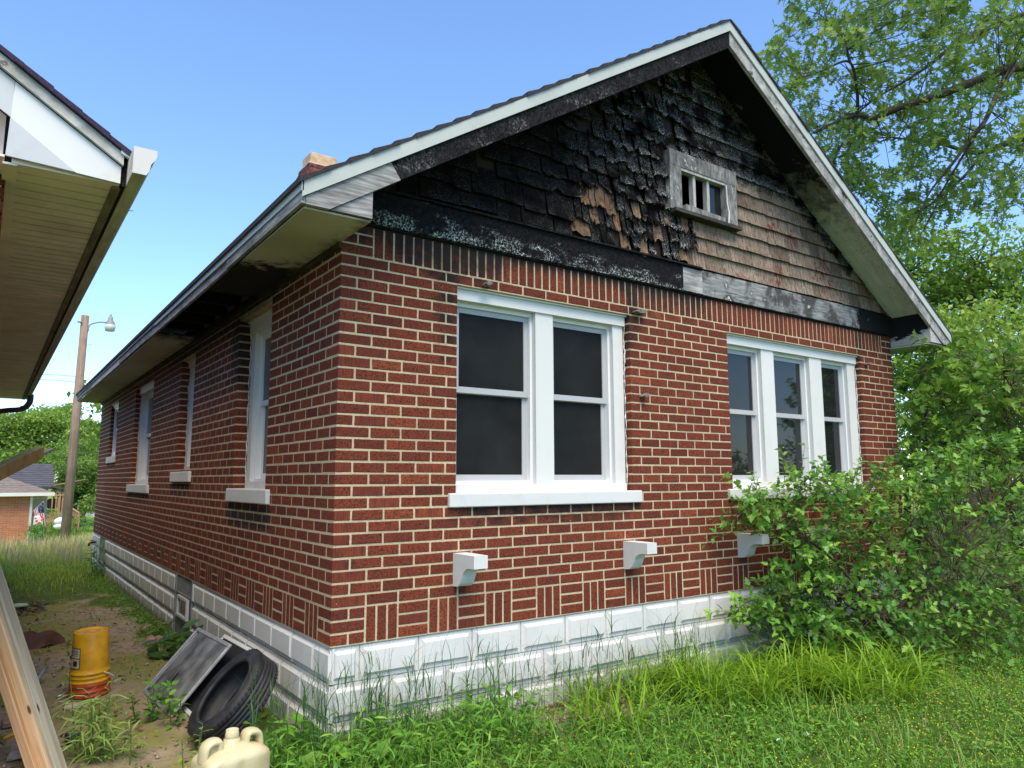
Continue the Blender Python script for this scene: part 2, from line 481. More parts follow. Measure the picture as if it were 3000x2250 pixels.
def wall_sheet(name, u_lo, u_hi, z_lo, z_hi, ops, front):
    us = sorted(set([u_lo, u_hi] + [o[i] + (-.002 if i == 0 else .002) for o in ops for i in (0, 1)]))
    zs = sorted(set([z_lo, z_hi] + [o[i] for o in ops for i in (2, 3)]))
    def fine(l, st):
        out = []
        for a, b in zip(l, l[1:]):
            k = max(1, int((b - a) / st)); out += [a + (b - a) * i / k for i in range(k)]
        return out + [l[-1]]
    us, zs = fine(us, .13), fine(zs, .1)
    P = (lambda u, d, z: (u, d, z)) if front else (lambda u, d, z: (d, u, z))
    b = MB(); d = .003 if front else .0002
    vs = [P(u, d, z) for z in zs for u in us]; n = len(us); fs = []
    for i in range(len(zs) - 1):
        for j in range(n - 1):
            cu, cz = (us[j] + us[j + 1]) / 2, (zs[i] + zs[i + 1]) / 2
            if any(o[0] < cu < o[1] and o[2] < cz < o[3] for o in ops): continue
            q = (i * n + j, i * n + j + 1, (i + 1) * n + j + 1, (i + 1) * n + j)
            fs.append(q if front else q[::-1])
    b.add(vs, fs, soot=[soot(*v) for v in vs])
    for o in ops:
        a, c = o[0] - .002, o[1] + .002
        for (p, q) in (((a, o[2]), (a, o[3])), ((a, o[3]), (c, o[3])), ((c, o[3]), (c, o[2])), ((c, o[2]), (a, o[2]))):
            vs = [P(p[0], d, p[1]), P(q[0], d, q[1]), P(q[0], .15, q[1]), P(p[0], .15, p[1])]
            b.add(vs, [(0, 1, 2, 3)], soot=[soot(*v) for v in vs])
    return b.build(name, MORTAR, house)

front_wall = wall_sheet('front_wall', .0002, W_ - .003, -.002, 2.45, OF, True)
side_wall = wall_sheet('side_wall', .003, D_, -.002, 2.45, OS, False)
b = MB(); b.box(W_ - .12, W_ - .0065, .02, D_, -.002, 2.45).box(.02, W_ - .13, D_ - .1, D_ - .002, -.002, 2.45)
b.build('rear_wall', BRICK, house)

bricks = []   # (front?, u0, u1, z0, z1, depth, corner_len or None)
J = .0060
def add_brick(front, u0, u1, z0, z1, depth=.05, corner=None):
    if u1 - u0 > .018: bricks.append((front, u0, u1, z0, z1, depth, corner))
def course(front, z0, z1, odd, u_lo, u_hi, ops, start):
    """running bond; start: length already taken by the corner brick"""
    u = start; cuts = []
    zc = (z0 + z1) / 2
    act = [o for o in ops if o[2] - .01 < zc < o[3] + .005]
    edges = []
    while u < u_hi - .001:
        nu = min(u_hi, u + .2032 + random.uniform(-.004, .004)); edges.append((u, nu)); u = nu
    allsegs = []
    for a, c in edges:
        segs = [(a, c)]
        for o in act:
            ns = []
            for p, q in segs:
                if q <= o[0] or p >= o[1]: ns.append((p, q))
                else:
                    if p < o[0]: ns.append((p, o[0]))
                    if q > o[1]: ns.append((o[1], q))
            segs = ns
        allsegs += segs
    if True:
        i = 0
        while i < len(allsegs):                      # no slivers: short pieces beside an opening join their neighbour
            p, q = allsegs[i]
            if q - p < .06 and len(allsegs) > 1:
                if i + 1 < len(allsegs) and abs(allsegs[i + 1][0] - q) < 1e-6: allsegs[i + 1] = (p, allsegs[i + 1][1]); allsegs.pop(i); continue
                if i > 0 and abs(allsegs[i - 1][1] - p) < 1e-6: allsegs[i - 1] = (allsegs[i - 1][0], q); allsegs.pop(i); continue
            i += 1
        for p, q in allsegs:
            pj = any(abs(p - o[1]) < 1e-6 for o in act); qj = any(abs(q - o[0]) < 1e-6 for o in act)
            a2 = p + (0 if pj else J); b2 = q - (0 if qj else J)
            add_brick(front, a2, b2, z0 + J, z1 - J, .125 if (pj or qj) else .05)
            if (pj or qj) and b2 - a2 < .018 and b2 - a2 > .004: bricks.append((front, a2, b2, z0 + J, z1 - J, .125, None))

# corner bricks wrap both faces
NC_SIDE, NC_FRONT = 34, 33
for k in range(36):
    z0, z1 = k * CO + random.uniform(-.001, .001), (k + 1) * CO
    long_front = (k % 2 == 1)
    lf, ls = ((.2032, .1016) if long_front else (.1016, .2032))
    bricks.append(('corner', 0, lf - J, z0 + J, z1 - J, ls - J, None))
    bricks.append(('rcorner', W_ - lf + J, W_, z0 + J, z1 - J, ls - J, None))
    if k < 3:
        if lf < .2: add_brick(True, lf + J, .2032 - J, z0 + J, z1 - J)
        if ls < .2: add_brick(False, ls + J, .2032 - J, z0 + J, z1 - J)
        continue
    if k < 33: course(True, z0, z1, k % 2, lf, W_ - lf, OF, lf)
    elif lf < .2:
        add_brick(True, lf + J, .2032 - J, z0 + J, z1 - J); add_brick(True, W_ - .2032 + J, W_ - lf - J, z0 + J, z1 - J)
    if k < NC_SIDE: course(False, z0, z1, k % 2, ls, D_, OS, ls)
# basket weave band
for front, end in ((True, W_ - .2032), (False, D_)):
    u = .2032; i = 0
    while u < end - .05:
        e = min(u + .2032, end)
        if i % 2 == 0:
            for q in range(3):
                a = u + q * .0677; add_brick(front, a + J, min(a + .0677, end) - J, J, .2032 - J)
        else:
            for q in range(3): add_brick(front, u + J, e - J, q * CO + J, (q + 1) * CO - J)
        u = e; i += 1
# soldier course under the frieze
u = .2032
while u < W_ - .2032 - .02:
    add_brick(True, u + J, min(u + .0677, W_ - .2032) - J, 33 * CO + J, 36 * CO - J); u += .0677

def brick_mesh(B, mb):
    kind, u0, u1, z0, z1, dep, _ = B
    pr = random.uniform(-.0012, .0008)
    ps = random.uniform(-.0016, -.0008)
    if kind == 'corner': ext = (ps, u1, pr, dep, z0, z1)
    elif kind == 'rcorner': ext = (u0, u1 - pr, pr, dep, z0, z1)
    elif kind is True: ext = (u0, u1, pr, dep, z0, z1)
    else: ext = (ps, dep, u0, u1, z0, z1)
    n0 = len(mb.v)
    t = min(1, max(0, random.gauss(.5, .17))); r = .8 if random.random() < .08 else 0.
    if kind == 'corner' and random.random() < .35: r = .8
    mb.cbox(*ext, c=.0028 if kind is not False else .0022, j=(.0010 if kind is True else .0002, .0010 if kind is False else .0004, .0012), tint=t, ruf=r)
    mb.a.setdefault('soot', []).extend([0.] * (len(mb.v) - len(mb.a.get('soot', []))))
    for i in range(n0, len(mb.v)): mb.a['soot'][i] = soot(*mb.v[i])

def brick_weight(B):
    kind, u0, u1, z0, z1, dep, _ = B
    um, zm = (u0 + u1) / 2, (z0 + z1) / 2
    if kind is False: p, nrm = Vector((0, um, zm)), Vector((-1, 0, 0))
    elif kind == 'corner': p, nrm = Vector((0, 0, zm)), Vector((-.7, -.7, 0))
    else: p, nrm = Vector((um, 0, zm)), Vector((0, -1, 0))
    d = CAM - p
    if kind is True and um > 3.3 and zm < .85: return 0
    if kind == 'corner' and zm > 2.3: return 0
    return (u1 - u0) * (z1 - z0) * d.normalized().dot(nrm) / d.length_squared
order = sorted(range(len(bricks)), key=lambda i: -brick_weight(bricks[i]))
rest = {True: MB(), False: MB()}
for rk, i in enumerate(order):
    B = bricks[i]; par = side_wall if B[0] is False else front_wall
    if rk < 300:
        m = MB(); brick_mesh(B, m); m.build('brick', BRICK, par)
    else:
        brick_mesh(B, rest[B[0] is not False])
tag(rest[True].build('brick', BRICK, front_wall), kind='stuff')
tag(rest[False].build('brick', BRICK, side_wall), kind='stuff')

# ---------------------------------------------------------------- foundation of rock-panel blocks
found = MB().box(.02, W_ - .02, .02, D_ - .01, -.75, -.004).build('foundation', FBACK, house)
FO = [(3.30, 4.03), (9.38, 10.02)]
def block(front, u0, u1, z0, z1):
    P = (lambda u, d, z: (u, d, z)) if front else (lambda u, d, z: (d, u, z))
    m = MB(); g = .004; bv = .014
    mg = min(.026, (u1 - u0) * .3)
    e = random.uniform(-.002, .002)
    r0 = [(u0 + g, z0 + g), (u1 - g, z0 + g), (u1 - g, z1 - g), (u0 + g, z1 - g)]
    mv = mg * (.75 if front else .3)
    r1 = [(u0 + g + mv, z0 + g + mg * .75), (u1 - g - mv, z0 + g + mg * .75), (u1 - g - mv, z1 - g - mg * .75), (u0 + g + mv, z1 - g - mg * .75)]
    bh = bv if front else .005
    r2 = [(u0 + mv + g + bh, z0 + mg + bv), (u1 - mv - g - bh, z0 + mg + bv), (u1 - mv - g - bh, z1 - mg - bv), (u0 + mv + g + bh, z1 - mg - bv)]
    vs = [P(u, .026, z) for u, z in r0] + [P(u, .013 + e, z) for u, z in r0] + [P(u, .013 + e, z) for u, z in r1] + [P(u, -.006 + e, z) for u, z in r2]
    fs = []
    for k in range(3):
        for i in range(4):
            q = (k * 4 + i, k * 4 + (i + 1) % 4, (k + 1) * 4 + (i + 1) % 4, (k + 1) * 4 + i)
            fs.append(q if front else q[::-1])
    q = (12, 13, 14, 15); fs.append(q if front else q[::-1])
    m.add(vs, fs); return m.build('block', BLOCK, found)
for r in range(3):
    z1 = -.004 - r * .2; z0 = z1 - .198
    u = -.0; first = .178 if r % 2 == 0 else .365
    e = first
    while u < W_ - .01:
        block(True, u, min(e, W_), z0, z1); u = e; e = u + .3735
    u = .0; e = .25 if r % 2 == 0 else .437
    while u < D_ - .02:
        lo, hi = u, min(e, D_); segs = [(lo, hi)]
        for o in FO:
            segs = [s for (p, q) in segs for s in (((p, min(q, o[0])), (max(p, o[1]), q)) if not (q <= o[0] or p >= o[1]) else ((p, q),)) if s[1] - s[0] > .03]
        for p, q in segs: block(False, p, q, z0, z1)
        u = e; e = u + .3735
# basement openings filled with grey corrugated sheet, one with a small vent window
SHEET = plain('grey_sheet_metal', (.23, .245, .24), .6, .35, 9, metal=.2)
for k, o in enumerate(FO):
    m = MB(); n = 30; vs = []; fs = []
    for i in range(n + 1):
        u = o[0] + .01 + (o[1] - o[0] - .02) * i / n; d = .010 + (.007 if i % 4 in (1, 2) else 0)
        vs += [(d, u, -.62), (d, u, -.006)]
    for i in range(n): fs.append((2 * i + 1, 2 * i + 3, 2 * i + 2, 2 * i))
    m.add(vs, fs)
    for zz in (-.17, -.40): m.box(-.002, .009, o[0] + .01, o[1] - .01, zz - .008, zz + .008)
    m.box(-.006, .012, o[0] - .0, o[0] + .03, -.62, -.006).box(-.006, .012, o[1] - .03, o[1], -.62, -.006)
    bw = m.build('basement_window', SHEET, house)
    if k == 0:
        f = MB(); a, c, z0, z1 = 3.42, 3.84, -.375, -.185
        f.box(-.022, .005, a, c, z1 - .022, z1).box(-.022, .005, a, c, z0, z0 + .022).box(-.0215, .005, a, a + .03, z0 + .022, z1 - .022).box(-.0215, .005, c - .03, c, z0 + .022, z1 - .022)
        f.build('frame', m_white('grey_white_vent_frame', (.55, .55, .54), .3), bw)
        MB().box(-.006, .004, a + .03, c - .03, z0 + .022, z1 - .022).build('pane', GLASS, bw)

# ---------------------------------------------------------------- windows
def window(front, op, mulls, sill, pane, casing=(.06, .09), sashm=VINYL, hdr=.085, dface=.06, proud=.028, deep=.120):
    u0, u1, z0, z1 = op
    B_ = (lambda m, a, c, d0, d1, zz0, zz1: m.box(a, c, d0, d1, zz0, zz1)) if front else (lambda m, a, c, d0, d1, zz0, zz1: m.box(d0, d1, a, c, zz0, zz1))
    g = .006
    cl, cr = casing
    win = empty('window'); parent_to(win, house)
    for nm, a, c, d0 in [('casing', u0 + g, u0 + cl, dface), ('casing', u1 - cr, u1 - g - .012, dface)] + [('mullion', a, c, dface - .004) for a, c in mulls]:
        m = MB(); B_(m, a, c, d0, .17, z0 + .055, z1 - hdr); m.build(nm, WHITE, win)
    h = MB(); B_(h, u0 + .003, u1 - .010, dface - .018, .17, z1 - hdr, z1 - .014); B_(h, u0 + .002, u1 - .003, dface - .035, .16, z1 - .0135, z1 - .002)
    h.build('header', WHITE, win)
    s = MB(); B_(s, u0 + .004, u1 - .012, dface - .006, .17, z0 + .002, z0 + .055); s.build('stool', WHITE, win)
    s = MB(); a, c = sill
    if front: s.cbox(a, c, -proud, .12, z0 - .087, z0 + .001, c=.006, j=.001)
    else: s.cbox(-proud, .12, a, c, z0 - .102, z0 + .001, c=.006, j=.001)
    s.build('sill', SILLW, win)
    edges = [u0 + cl] + [x for mu in mulls for x in mu] + [u1 - cr]
    zb, zt = z0 + .055, z1 - hdr
    zm = zb + (zt - zb) * .515
    for i in range(0, len(edges), 2):
        a, c = edges[i], edges[i + 1]
        fr = MB()   # outer vinyl frame
        for (x0, x1, q0, q1) in ((a, c, zt - .03, zt), (a, c, zb, zb + .022), (a, a + .02, zb + .022, zt - .03), (c - .02, c, zb + .022, zt - .03)): B_(fr, x0, x1, deep - .022, deep + .06, q0, q1)
        fr.build('frame', VINYL, win)
        for (zz0, zz1, d) in ((zm - .02, zt - .03, deep), (zb + .022, zm + .012, deep + .022)):
            sa = MB(); st = .036
            B_(sa, a + .02, c - .02, d, d + .02, zz1 - st, zz1); B_(sa, a + .02, c - .02, d, d + .02, zz0, zz0 + st + .004)
            B_(sa, a + .02, a + .02 + st, d + .001, d + .02, zz0 + st + .004, zz1 - st); B_(sa, c - .02 - st, c - .02, d + .001, d + .02, zz0 + st + .004, zz1 - st)
            sa.build('sash', sashm, win)
            pn = MB(); B_(pn, a + .02 + st, c - .02 - st, d + .010, d + .014, zz0 + st + .004, zz1 - st); pn.build('pane', pane, win)
    return win
GLASSM = m_white('sash_grey_vinyl', (.42, .42, .42), .15, 6, .4)
w1 = window(True, OF[0], [(1.469, 1.626)], (.735, 2.405), SCREENG, casing=(.03, .122), sashm=GLASSM)
w2 = window(True, OF[1], [(4.045, 4.231), (4.800, 5.003)], (3.43, 5.70), GLASS, casing=(.04, .16), sashm=GLASSM)
w3 = window(False, OS[0], [], (1.16, 2.21), GLASS, casing=(.07, .11), hdr=.10, dface=.095, deep=.15)
w4 = window(False, OS[1], [], (3.60, 4.48), GLASS, casing=(.1, .1), hdr=.07, dface=.08, deep=.13)
w5 = window(False, OS[2], [], (5.82, 7.42), GLASS, casing=(.1, .13), hdr=.10, dface=.06, deep=.13)
w6 = window(False, OS[3], [], (8.88, 9.80), GLASS, casing=(.03, .05), hdr=.05, dface=.045, deep=.065)
# crumbling caulk beads beside the casings
for front, u, za, zb_, d in ((True, 2.326, .86, 2.12, .055), (True, 5.618, .86, 2.1, .055), (False, 2.10, .86, 2.12, .09), (False, 7.24, .87, 2.05, .06), (False, 4.30, 1.0, 2.08, .08)):
    pts = []; z = za
    while z < zb_:
        q = u + random.uniform(-.004, .004); dd = d + random.uniform(-.006, .006)
        pts.append((q, dd, z) if front else (dd, q, z)); z += random.uniform(.02, .05)
    MB().tube(pts, [random.uniform(.002, .008) for _ in pts], 5).build('caulk', CAULK, house)

# ---------------------------------------------------------------- white corbel brackets below the sill line
for i, x in enumerate((.775, 2.218, 3.526, 4.532)):
    prof = [(.01, .262), (.01, .462), (-.24, .462), (-.24, .386), (-.185, .386), (-.155, .380), (-.128, .364), (-.110, .340), (-.098, .312), (-.082, .286), (-.058, .268)]
    MB().prism(prof, 'x', x, x + .098).build('bracket', SILLW, house)

# ---------------------------------------------------------------- roof edge, rakes and eaves
SL = .637; XR = W_ / 2; YR = -.43
XE = -.385
def zt(x):
    x = x if x <= XR else W_ - x
    return 2.437 + SL * (x - XE)
def mx(x, s): return x if s == 0 else W_ - x
roof = empty('roof'); parent_to(roof, house); 
for s in (0, 1):
    # decking
    MB().prism([(mx(XE + .02, s), zt(XE + .02) - .032), (mx(XE + .02, s), zt(XE + .02) - .01), (XR, zt(XR) - .010), (XR, zt(XR) - .032)], 'y', YR + .03, D_ + .12).build('deck', CHAR, roof)
    # shingle courses, each a lapped strip with a slightly uneven front edge
    n = 27; dx = (XR - XE + .03) / n
    for k in range(n):
        x0 = XE - .03 + k * dx; x1 = x0 + dx * 1.25
        x1 = min(x1, XR + .0)
        y0 = YR - .022 + random.uniform(-.007, .006)
        th = .024
        MB().prism([(mx(x0, s), zt(x0) - .006), (mx(x0, s), zt(x0) + th + .002), (mx(x1, s), zt(x1) + .005), (mx(x1, s), zt(x1) - .004)], 'y', y0, D_ + .14).build('shingle_course', ROOFM, roof)
    # rake drip edge
    MB().prism([(mx(XE - .012, s), zt(XE - .012) - .087), (mx(XE - .012, s), zt(XE - .012) - .004), (XR, zt(XR) - .004), (XR, zt(XR) - .092)], 'y', YR - .014, YR - .002).build('drip_edge', DRIP, roof)
    # barge board
    bb = 2.312
    xa = XE + (bb - 2.437 + .215) / SL
    top = .089
    poly = [(mx(XE + .012, s), bb), (mx(XE + .012, s), zt(XE + .012) - top), (XR - (0 if s == 0 else -.004), zt(XR) - top), (XR - (0 if s == 0 else -.004), zt(XR) - .215), (mx(xa, s), bb)]
    if s == 0:
        cut = .62; zc0, zc1 = zt(cut) - top, zt(cut) - .215
        MB().prism([(XE + .012, bb), (XE + .012, zt(XE + .012) - top), (.10, zt(.10) - top), (.16, zt(.16) - .215), (xa, bb)], 'y', YR, YR + .03).build('barge_board', GREYW, roof)
        MB().prism([(.105, zt(.105) - top), (XR, zt(XR) - top), (XR, zt(XR) - .235), (.164, zt(.164) - .213)], 'y', YR + .001, YR + .03).build('barge_board', BARGEC, roof)
    else:
        MB().prism(poly, 'y', YR, YR + .03).build('barge_board', m_wood('peeling_barge', (.20, .19, .18), (.50, .49, .47), (14, 50, 14), .5, (.02, .02, .02), .60), roof)
    # rake soffit in two boards
    for (xa_, xb_) in ((-.02, 1.3), (1.303, XR)):
        o1, o0 = .034, .047
        MB().prism([(mx(xa_, s), zt(xa_) - o0), (mx(xa_, s), zt(xa_) - o1), (mx(xb_, s), zt(xb_) - o1), (mx(xb_, s), zt(xb_) - o0)], 'y', YR + .032, .06).build('rake_soffit', RAKES if s else CHAR, roof)
    # boxed cornice return: face board, inner cheek, soffit strip
    xin = .0
    zr = lambda x: zt(x) - .216
    MB().prism([(mx(xa + .012, s), bb + .003), (mx(xin, s), zr(xin)), (mx(xin, s), bb + .003)], 'y', YR + .012, YR + .034).build('return_board', GREYW if s == 0 else m_wood('pale_return', (.36, .35, .33), (.56, .54, .51), (8, 50, 50), .25), roof)
    MB().prism([(YR + .036, bb + .004), (YR + .036, zt(0) - .049), (.0, zt(0) - .049), (.0, bb + .004)], 'x', mx(-.022, s), mx(-.002, s)).build('return_cheek', CHAR if s == 0 else RETB, roof)
# side eave: fascia boards, drip edge and soffit
FB = [(YR + .005, 1.02, GREYWY), (1.025, 4.05, GREYWY), (4.055, 6.0, GREYWY), (6.005, 8.9, PAINTW), (8.905, D_ + .1, GREYWY)]
for i, (a, c, mt) in enumerate(FB):
    dz = random.uniform(-.006, .006); dxx = random.uniform(-.004, .004)
    MB().box(XE - .008 + dxx, XE + .014 + dxx, a, c, 2.318 + dz, 2.392).build('fascia_board', mt, roof)
MB().box(XE - .018, XE - .006, YR - .014, 3.6, 2.374, 2.434).build('drip_edge', DRIP, roof)
MB().box(XE - .017, XE - .006, 3.6, D_ + .12, 2.386, 2.434).build('drip_edge', PAINTW, roof)
MB().box(W_ - XE - .014, W_ - XE + .008, YR + .004, D_ + .1, 2.318, 2.42).build('fascia_board', PAINTW, roof)
MB().box(XE + .015, -.001, YR + .036, 1.62, 2.300, 2.311).build('eave_soffit', EAVES, roof)
MB().box(XE + .015, -.001, 3.55, D_ + .1, 2.300, 2.311).build('eave_soffit', EAVES, roof)
MB().box(W_ + .001, W_ - XE - .015, YR + .036, D_ + .1, 2.300, 2.311).build('eave_soffit', m_white('right_eave_soffit', (.55, .56, .50), .3), roof)
for yy in (1.72, 2.13, 2.55, 2.97, 3.40):       # bare rafter tails where the soffit burnt away
    MB().prism([(XE + .02, 2.33), (XE + .02, 2.40), (.02, 2.40 + .25), (.02, 2.33)], 'y', yy, yy + .042).build('rafter_tail', CHAR, roof)
MB().box(-.05, -.004, 1.62, 3.55, 2.27, 2.31).build('ledger', CHAR, roof)
MB().box(-.018, .004, .0, D_, 2.262, 2.299).build('eave_trim', m_wood('charred_trim', (.02, .016, .013), (.12, .09, .06), (40, 4, 40), .7), roof)

# ---------------------------------------------------------------- gable: frieze boards, sheathing, shingles, attic window
zs_ = lambda x: zt(x) - .052
gable = MB()
def under(x): return zs_(x) + .008
gable.prism([(.0, 2.42), (.0, under(.0)), (2.93, under(2.93)), (2.93, 2.42)], 'y', .0, .05)
gable.prism([(3.47, 2.42), (3.47, under(3.47)), (W_ - .0, under(W_ - .0)), (W_ - .0, 2.42)], 'y', .0, .05)
gable.prism([(2.93, 2.42), (2.93, 3.17), (3.47, 3.17), (3.47, 2.42)], 'y', .0, .05)
gable.prism([(2.93, 3.47), (2.93, under(2.93)), (XR, under(XR)), (3.47, under(3.47)), (3.47, 3.47)], 'y', .0, .05)
gable_o = gable.build('gable_wall', SHEATH, house)
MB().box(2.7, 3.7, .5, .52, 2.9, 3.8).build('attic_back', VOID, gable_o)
MB().box(0.0, 3.165, -.032, -.001, 2.44, 2.652).build('frieze_board', FRIEZEC, gable_o)
MB().box(3.172, W_, -.030, -.001, 2.44, 2.650).build('frieze_board', FRIEZER, gable_o)
MB().box(2.93, 3.166, -.0335, -.033, 2.445, 2.64).build('frieze_patch', m_wood('ashen_frieze_end', (.16, .16, .155), (.46, .45, .42), (6, 50, 50), .8), gable_o)
MB().box(.1, 3.15, -.055, -.0, 2.653, 2.667).build('frieze_cap', CHAR, gable_o)
MB().box(.02, W_ - .02, -.02, .0, 2.428, 2.4395).build('frieze_bead', CHAR, gable_o)

def shingle(x0, x1, zb, charred, bare, tint, jag, curl, parent_mb=None):
    ztp = zb + .20
    tl = min(ztp, zs_(x0) + .015); tr = min(ztp, zs_(x1) + .015)
    if tl < zb + .03 and tr < zb + .03: return None
    tl = max(tl, zb + .02); tr = max(tr, zb + .02)
    m = parent_mb or MB()
    nb = 6 if jag > .006 else 3
    bx = [x0 + (x1 - x0) * i / (nb - 1) for i in range(nb)]
    bz = [zb + random.uniform(-jag, jag) for _ in bx]
    if jag > .006:
        bz = [z + random.choice((0, 0, 0, .02, .04)) * (random.random()) for z in bz]
    yb = -.034 - random.uniform(0, .004)
    yf = [yb - curl * random.uniform(.4, 1) for _ in bx]
    th = .017 if jag < .003 else .014
    tilt = random.uniform(-.002, .002)
    vs = [(x0, -.010, tl), (x1, -.010, tr)] + [(x0, -.020 - curl * .1, zb + .07 if tl > zb + .09 else (zb + tl) / 2), (x1, -.020 - curl * .1, zb + .07 if tr > zb + .09 else (zb + tr) / 2)]
    vs += [(bx[i], yf[i], bz[i]) for i in range(nb)] + [(bx[i], yf[i] + th, bz[i] + .002) for i in range(nb)]
    vs += [(x0, -.002, tl), (x1, -.002, tr)]
    F = 4; Bk = 4 + nb
    fs = [(0, 2, 3, 1), tuple([2] + [F + i for i in range(nb)] + [3])]
    fs += [(F + i, Bk + i, Bk + i + 1, F + i + 1) for i in range(nb - 1)]
    e = 4 + 2 * nb
    fs += [(0, e, Bk, F, 2), (1, 3, F + nb - 1, Bk + nb - 1, e + 1)]
    ch = []; ash = []
    for v in vs:
        ch.append(charred(v[0], v[2]) if callable(charred) else charred)
        ash.append(1. if v[2] < zb + .05 else .35)
    if bare > .5: ch = [random.choice((.12, .2, .55)) + (.4 if v[2] > zb + .12 else 0) for v in vs]
    m.add(vs, fs, char=ch, ash=ash, bare=bare, tint=tint)
    return m
def char_right(x, z):
    d = zs_(x) - z
    c = .85 * (1 - sstep(d, .05, .34)) if x < 5.6 else .55 * (1 - sstep(d, .0, .12))
    c = max(c, .95 * sstep(z, 3.50, 3.85), .72 * sstep(z, 3.42, 3.62))
    c = max(c, .55 * (1 - sstep(x, 3.1, 3.35)) * sstep(z, 2.9, 3.2), .42 * (1 - sstep(abs(z - 3.09), .0, .05)) * (1 - sstep(abs(x - 3.3), .3, .5)))
    return c
shl = []
for k in range(15):
    zb = 2.664 + .1345 * k
    half = (zs_(XR) - zb - .01) / SL
    if half < .08: continue
    xl, xr = max(XR - half, .01), min(XR + half, W_ - .01)
    x = xl - random.uniform(0, .05)
    while x < xr:
        bnd = 3.10 + random.uniform(-.03, .03) - .5 * max(0, 2.76 - zb)
        right = x > bnd - .04
        wd = (random.uniform(.05, .11) if (1.75 < x < 3.05 and zb < 3.0) else random.uniform(.105, .20)) if x > 1.7 else random.uniform(.14, .32)
        if not right and x + wd > bnd and zb < 3.1: wd = max(.05, bnd - x)
        x1 = min(x + wd, xr + .02)
        xm = (x + x1) / 2
        if not (2.80 < xm < 3.60 and 3.06 < zb + .06 < 3.58):
            if right:
                shl.append((x, x1 - .004, zb + random.uniform(-.004, .004), char_right, 0., random.random(), .0015, .001))
            else:
                hot = ((xm - 2.42) / .75) ** 2 + ((zb - 2.76) / .27) ** 2
                bare = random.uniform(.55, 1) if (hot < 1 and random.random() < .45) else 0.
                miss = random.random() < (.12 if hot < 1.6 else .06)
                if not miss:
                    near = sstep(xm, 1.2, 2.4)
                    shl.append((x + random.uniform(0, .008), x1 - .005, zb + random.uniform(-.02, .03), .95 if not bare else .9, bare, random.random(), .004 + .014 * near, random.uniform(.004, .03) * (.08 + 1.2 * near) if not bare else .002))
        x = x1
shl.sort(key=lambda s: -((s[1] - s[0]) / (Vector(((s[0] + s[1]) / 2, 0, s[2])) - CAM).length_squared))
left_over = MB()
for i, s in enumerate(shl):
    if i < 300:
        m = shingle(*s)
        if m: m.build('shingle', SHING, gable_o)
    else: shingle(*s, parent_mb=left_over)
if left_over.v: tag(left_over.build('shingle', SHING, gable_o), kind='stuff')

# attic window in its weathered frame
AW = m_wood('ashen_window_frame', (.07, .07, .065), (.34, .33, .31), (30, 30, 9), .55, (.50, .50, .45), .58)
aw = MB()
x0, x1, z0, z1 = 2.775, 3.635, 3.105, 3.615
aw.box(x0, x1, -.065, .01, z1 - .13, z1).box(x0, x0 + .14, -.063, .01, z0, z1 - .13).box(x1 - .15, x1, -.063, .01, z0 - .01, z1 - .13)
awo = aw.build('attic_window', AW, gable_o)
MB().box(x0 + .02, x1 + .01, -.10, .01, z0 - .03, z0 + .0).build('sill', m_wood('burnt_sill', (.01, .01, .01), (.09, .085, .075), (6, 50, 50), .7), awo)
MB().prism([(x0 + .17, z0 + .001), (x0 + .20, z0 + .075), (x1 - .15, z0 + .06), (x1 - .15, z0 + .001)], 'y', -.055, .0).build('rail', AW, awo)
LIGHTW = m_wood('pale_mullion', (.30, .29, .27), (.50, .49, .46), (40, 40, 8), .1)
for xm in (3.105, 3.283): MB().box(xm - .016, xm + .016, -.035, .01, z0 + .06, z1 - .13).build('mullion', LIGHTW, awo)
MB().box(x0 + .14, x1 - .15, -.058, .0, z1 - .155, z1 - .13).build('rail', LIGHTW, awo)
MB().box(3.30, 3.485, -.005, .0, z0 + .06, z1 - .15).build('pane', GLASS, awo)
MB().tube([(3.487, -.068, 3.46), (3.489, -.070, 3.30), (3.505, -.074, 3.20), (3.486, -.078, 3.09)], [.006, .006, .008, .006], 5).build('cord', WHITE, awo)

# ---------------------------------------------------------------- chimney
ch = empty('chimney'); parent_to(ch, house)
CHB = plain('chimney_brick', (.12, .04, .03), .9, .75, 25, bump=.6)
cx0, cx1, cy0, cy1 = 1.56, 2.02, 5.05, 5.5
MB().box(cx0 + .03, cx1 - .03, cy0 + .03, cy1 - .03, 3.3, 5.06).build('chimney_core', MORTAR, ch)
z = 4.3 - 13 * .0705
for k in range(24):
    out = {21: .052, 22: .024, 20: .06}.get(k, .0)
    zz = z + k * .0705
    nx = 2
    for s in range(2):
        for q in range(nx):
            for face in range(4):
                jx = random.uniform(-.006, .006)
                a0, a1 = cx0 - out, cx1 + out; b0, b1 = cy0 - out, cy1 + out
                t0, t1 = q / nx, (q + 1) / nx
                if s: continue
                if face == 0: e = (a0 + (a1 - a0) * t0 + .005, a0 + (a1 - a0) * t1 - .005, b0 + jx, b0 + .09)
                elif face == 1: e = (a0 + (a1 - a0) * t0 + .005, a0 + (a1 - a0) * t1 - .005, b1 - .09, b1 + jx)
                elif face == 2: e = (a0 + jx, a0 + .085, b0 + .095 + (b1 - b0 - .19) * t0 + .004, b0 + .095 + (b1 - b0 - .19) * t1 - .004)
                else: e = (a1 - .085, a1 + jx, b0 + .095 + (b1 - b0 - .19) * t0 + .004, b0 + .095 + (b1 - b0 - .19) * t1 - .004)
                MB().cbox(*e, zz + .005, zz + .0655, c=.006, j=.003).build('brick', CHB, ch)
TILE = plain('flue_clay', (.52, .36, .22), .8, .3, 14)
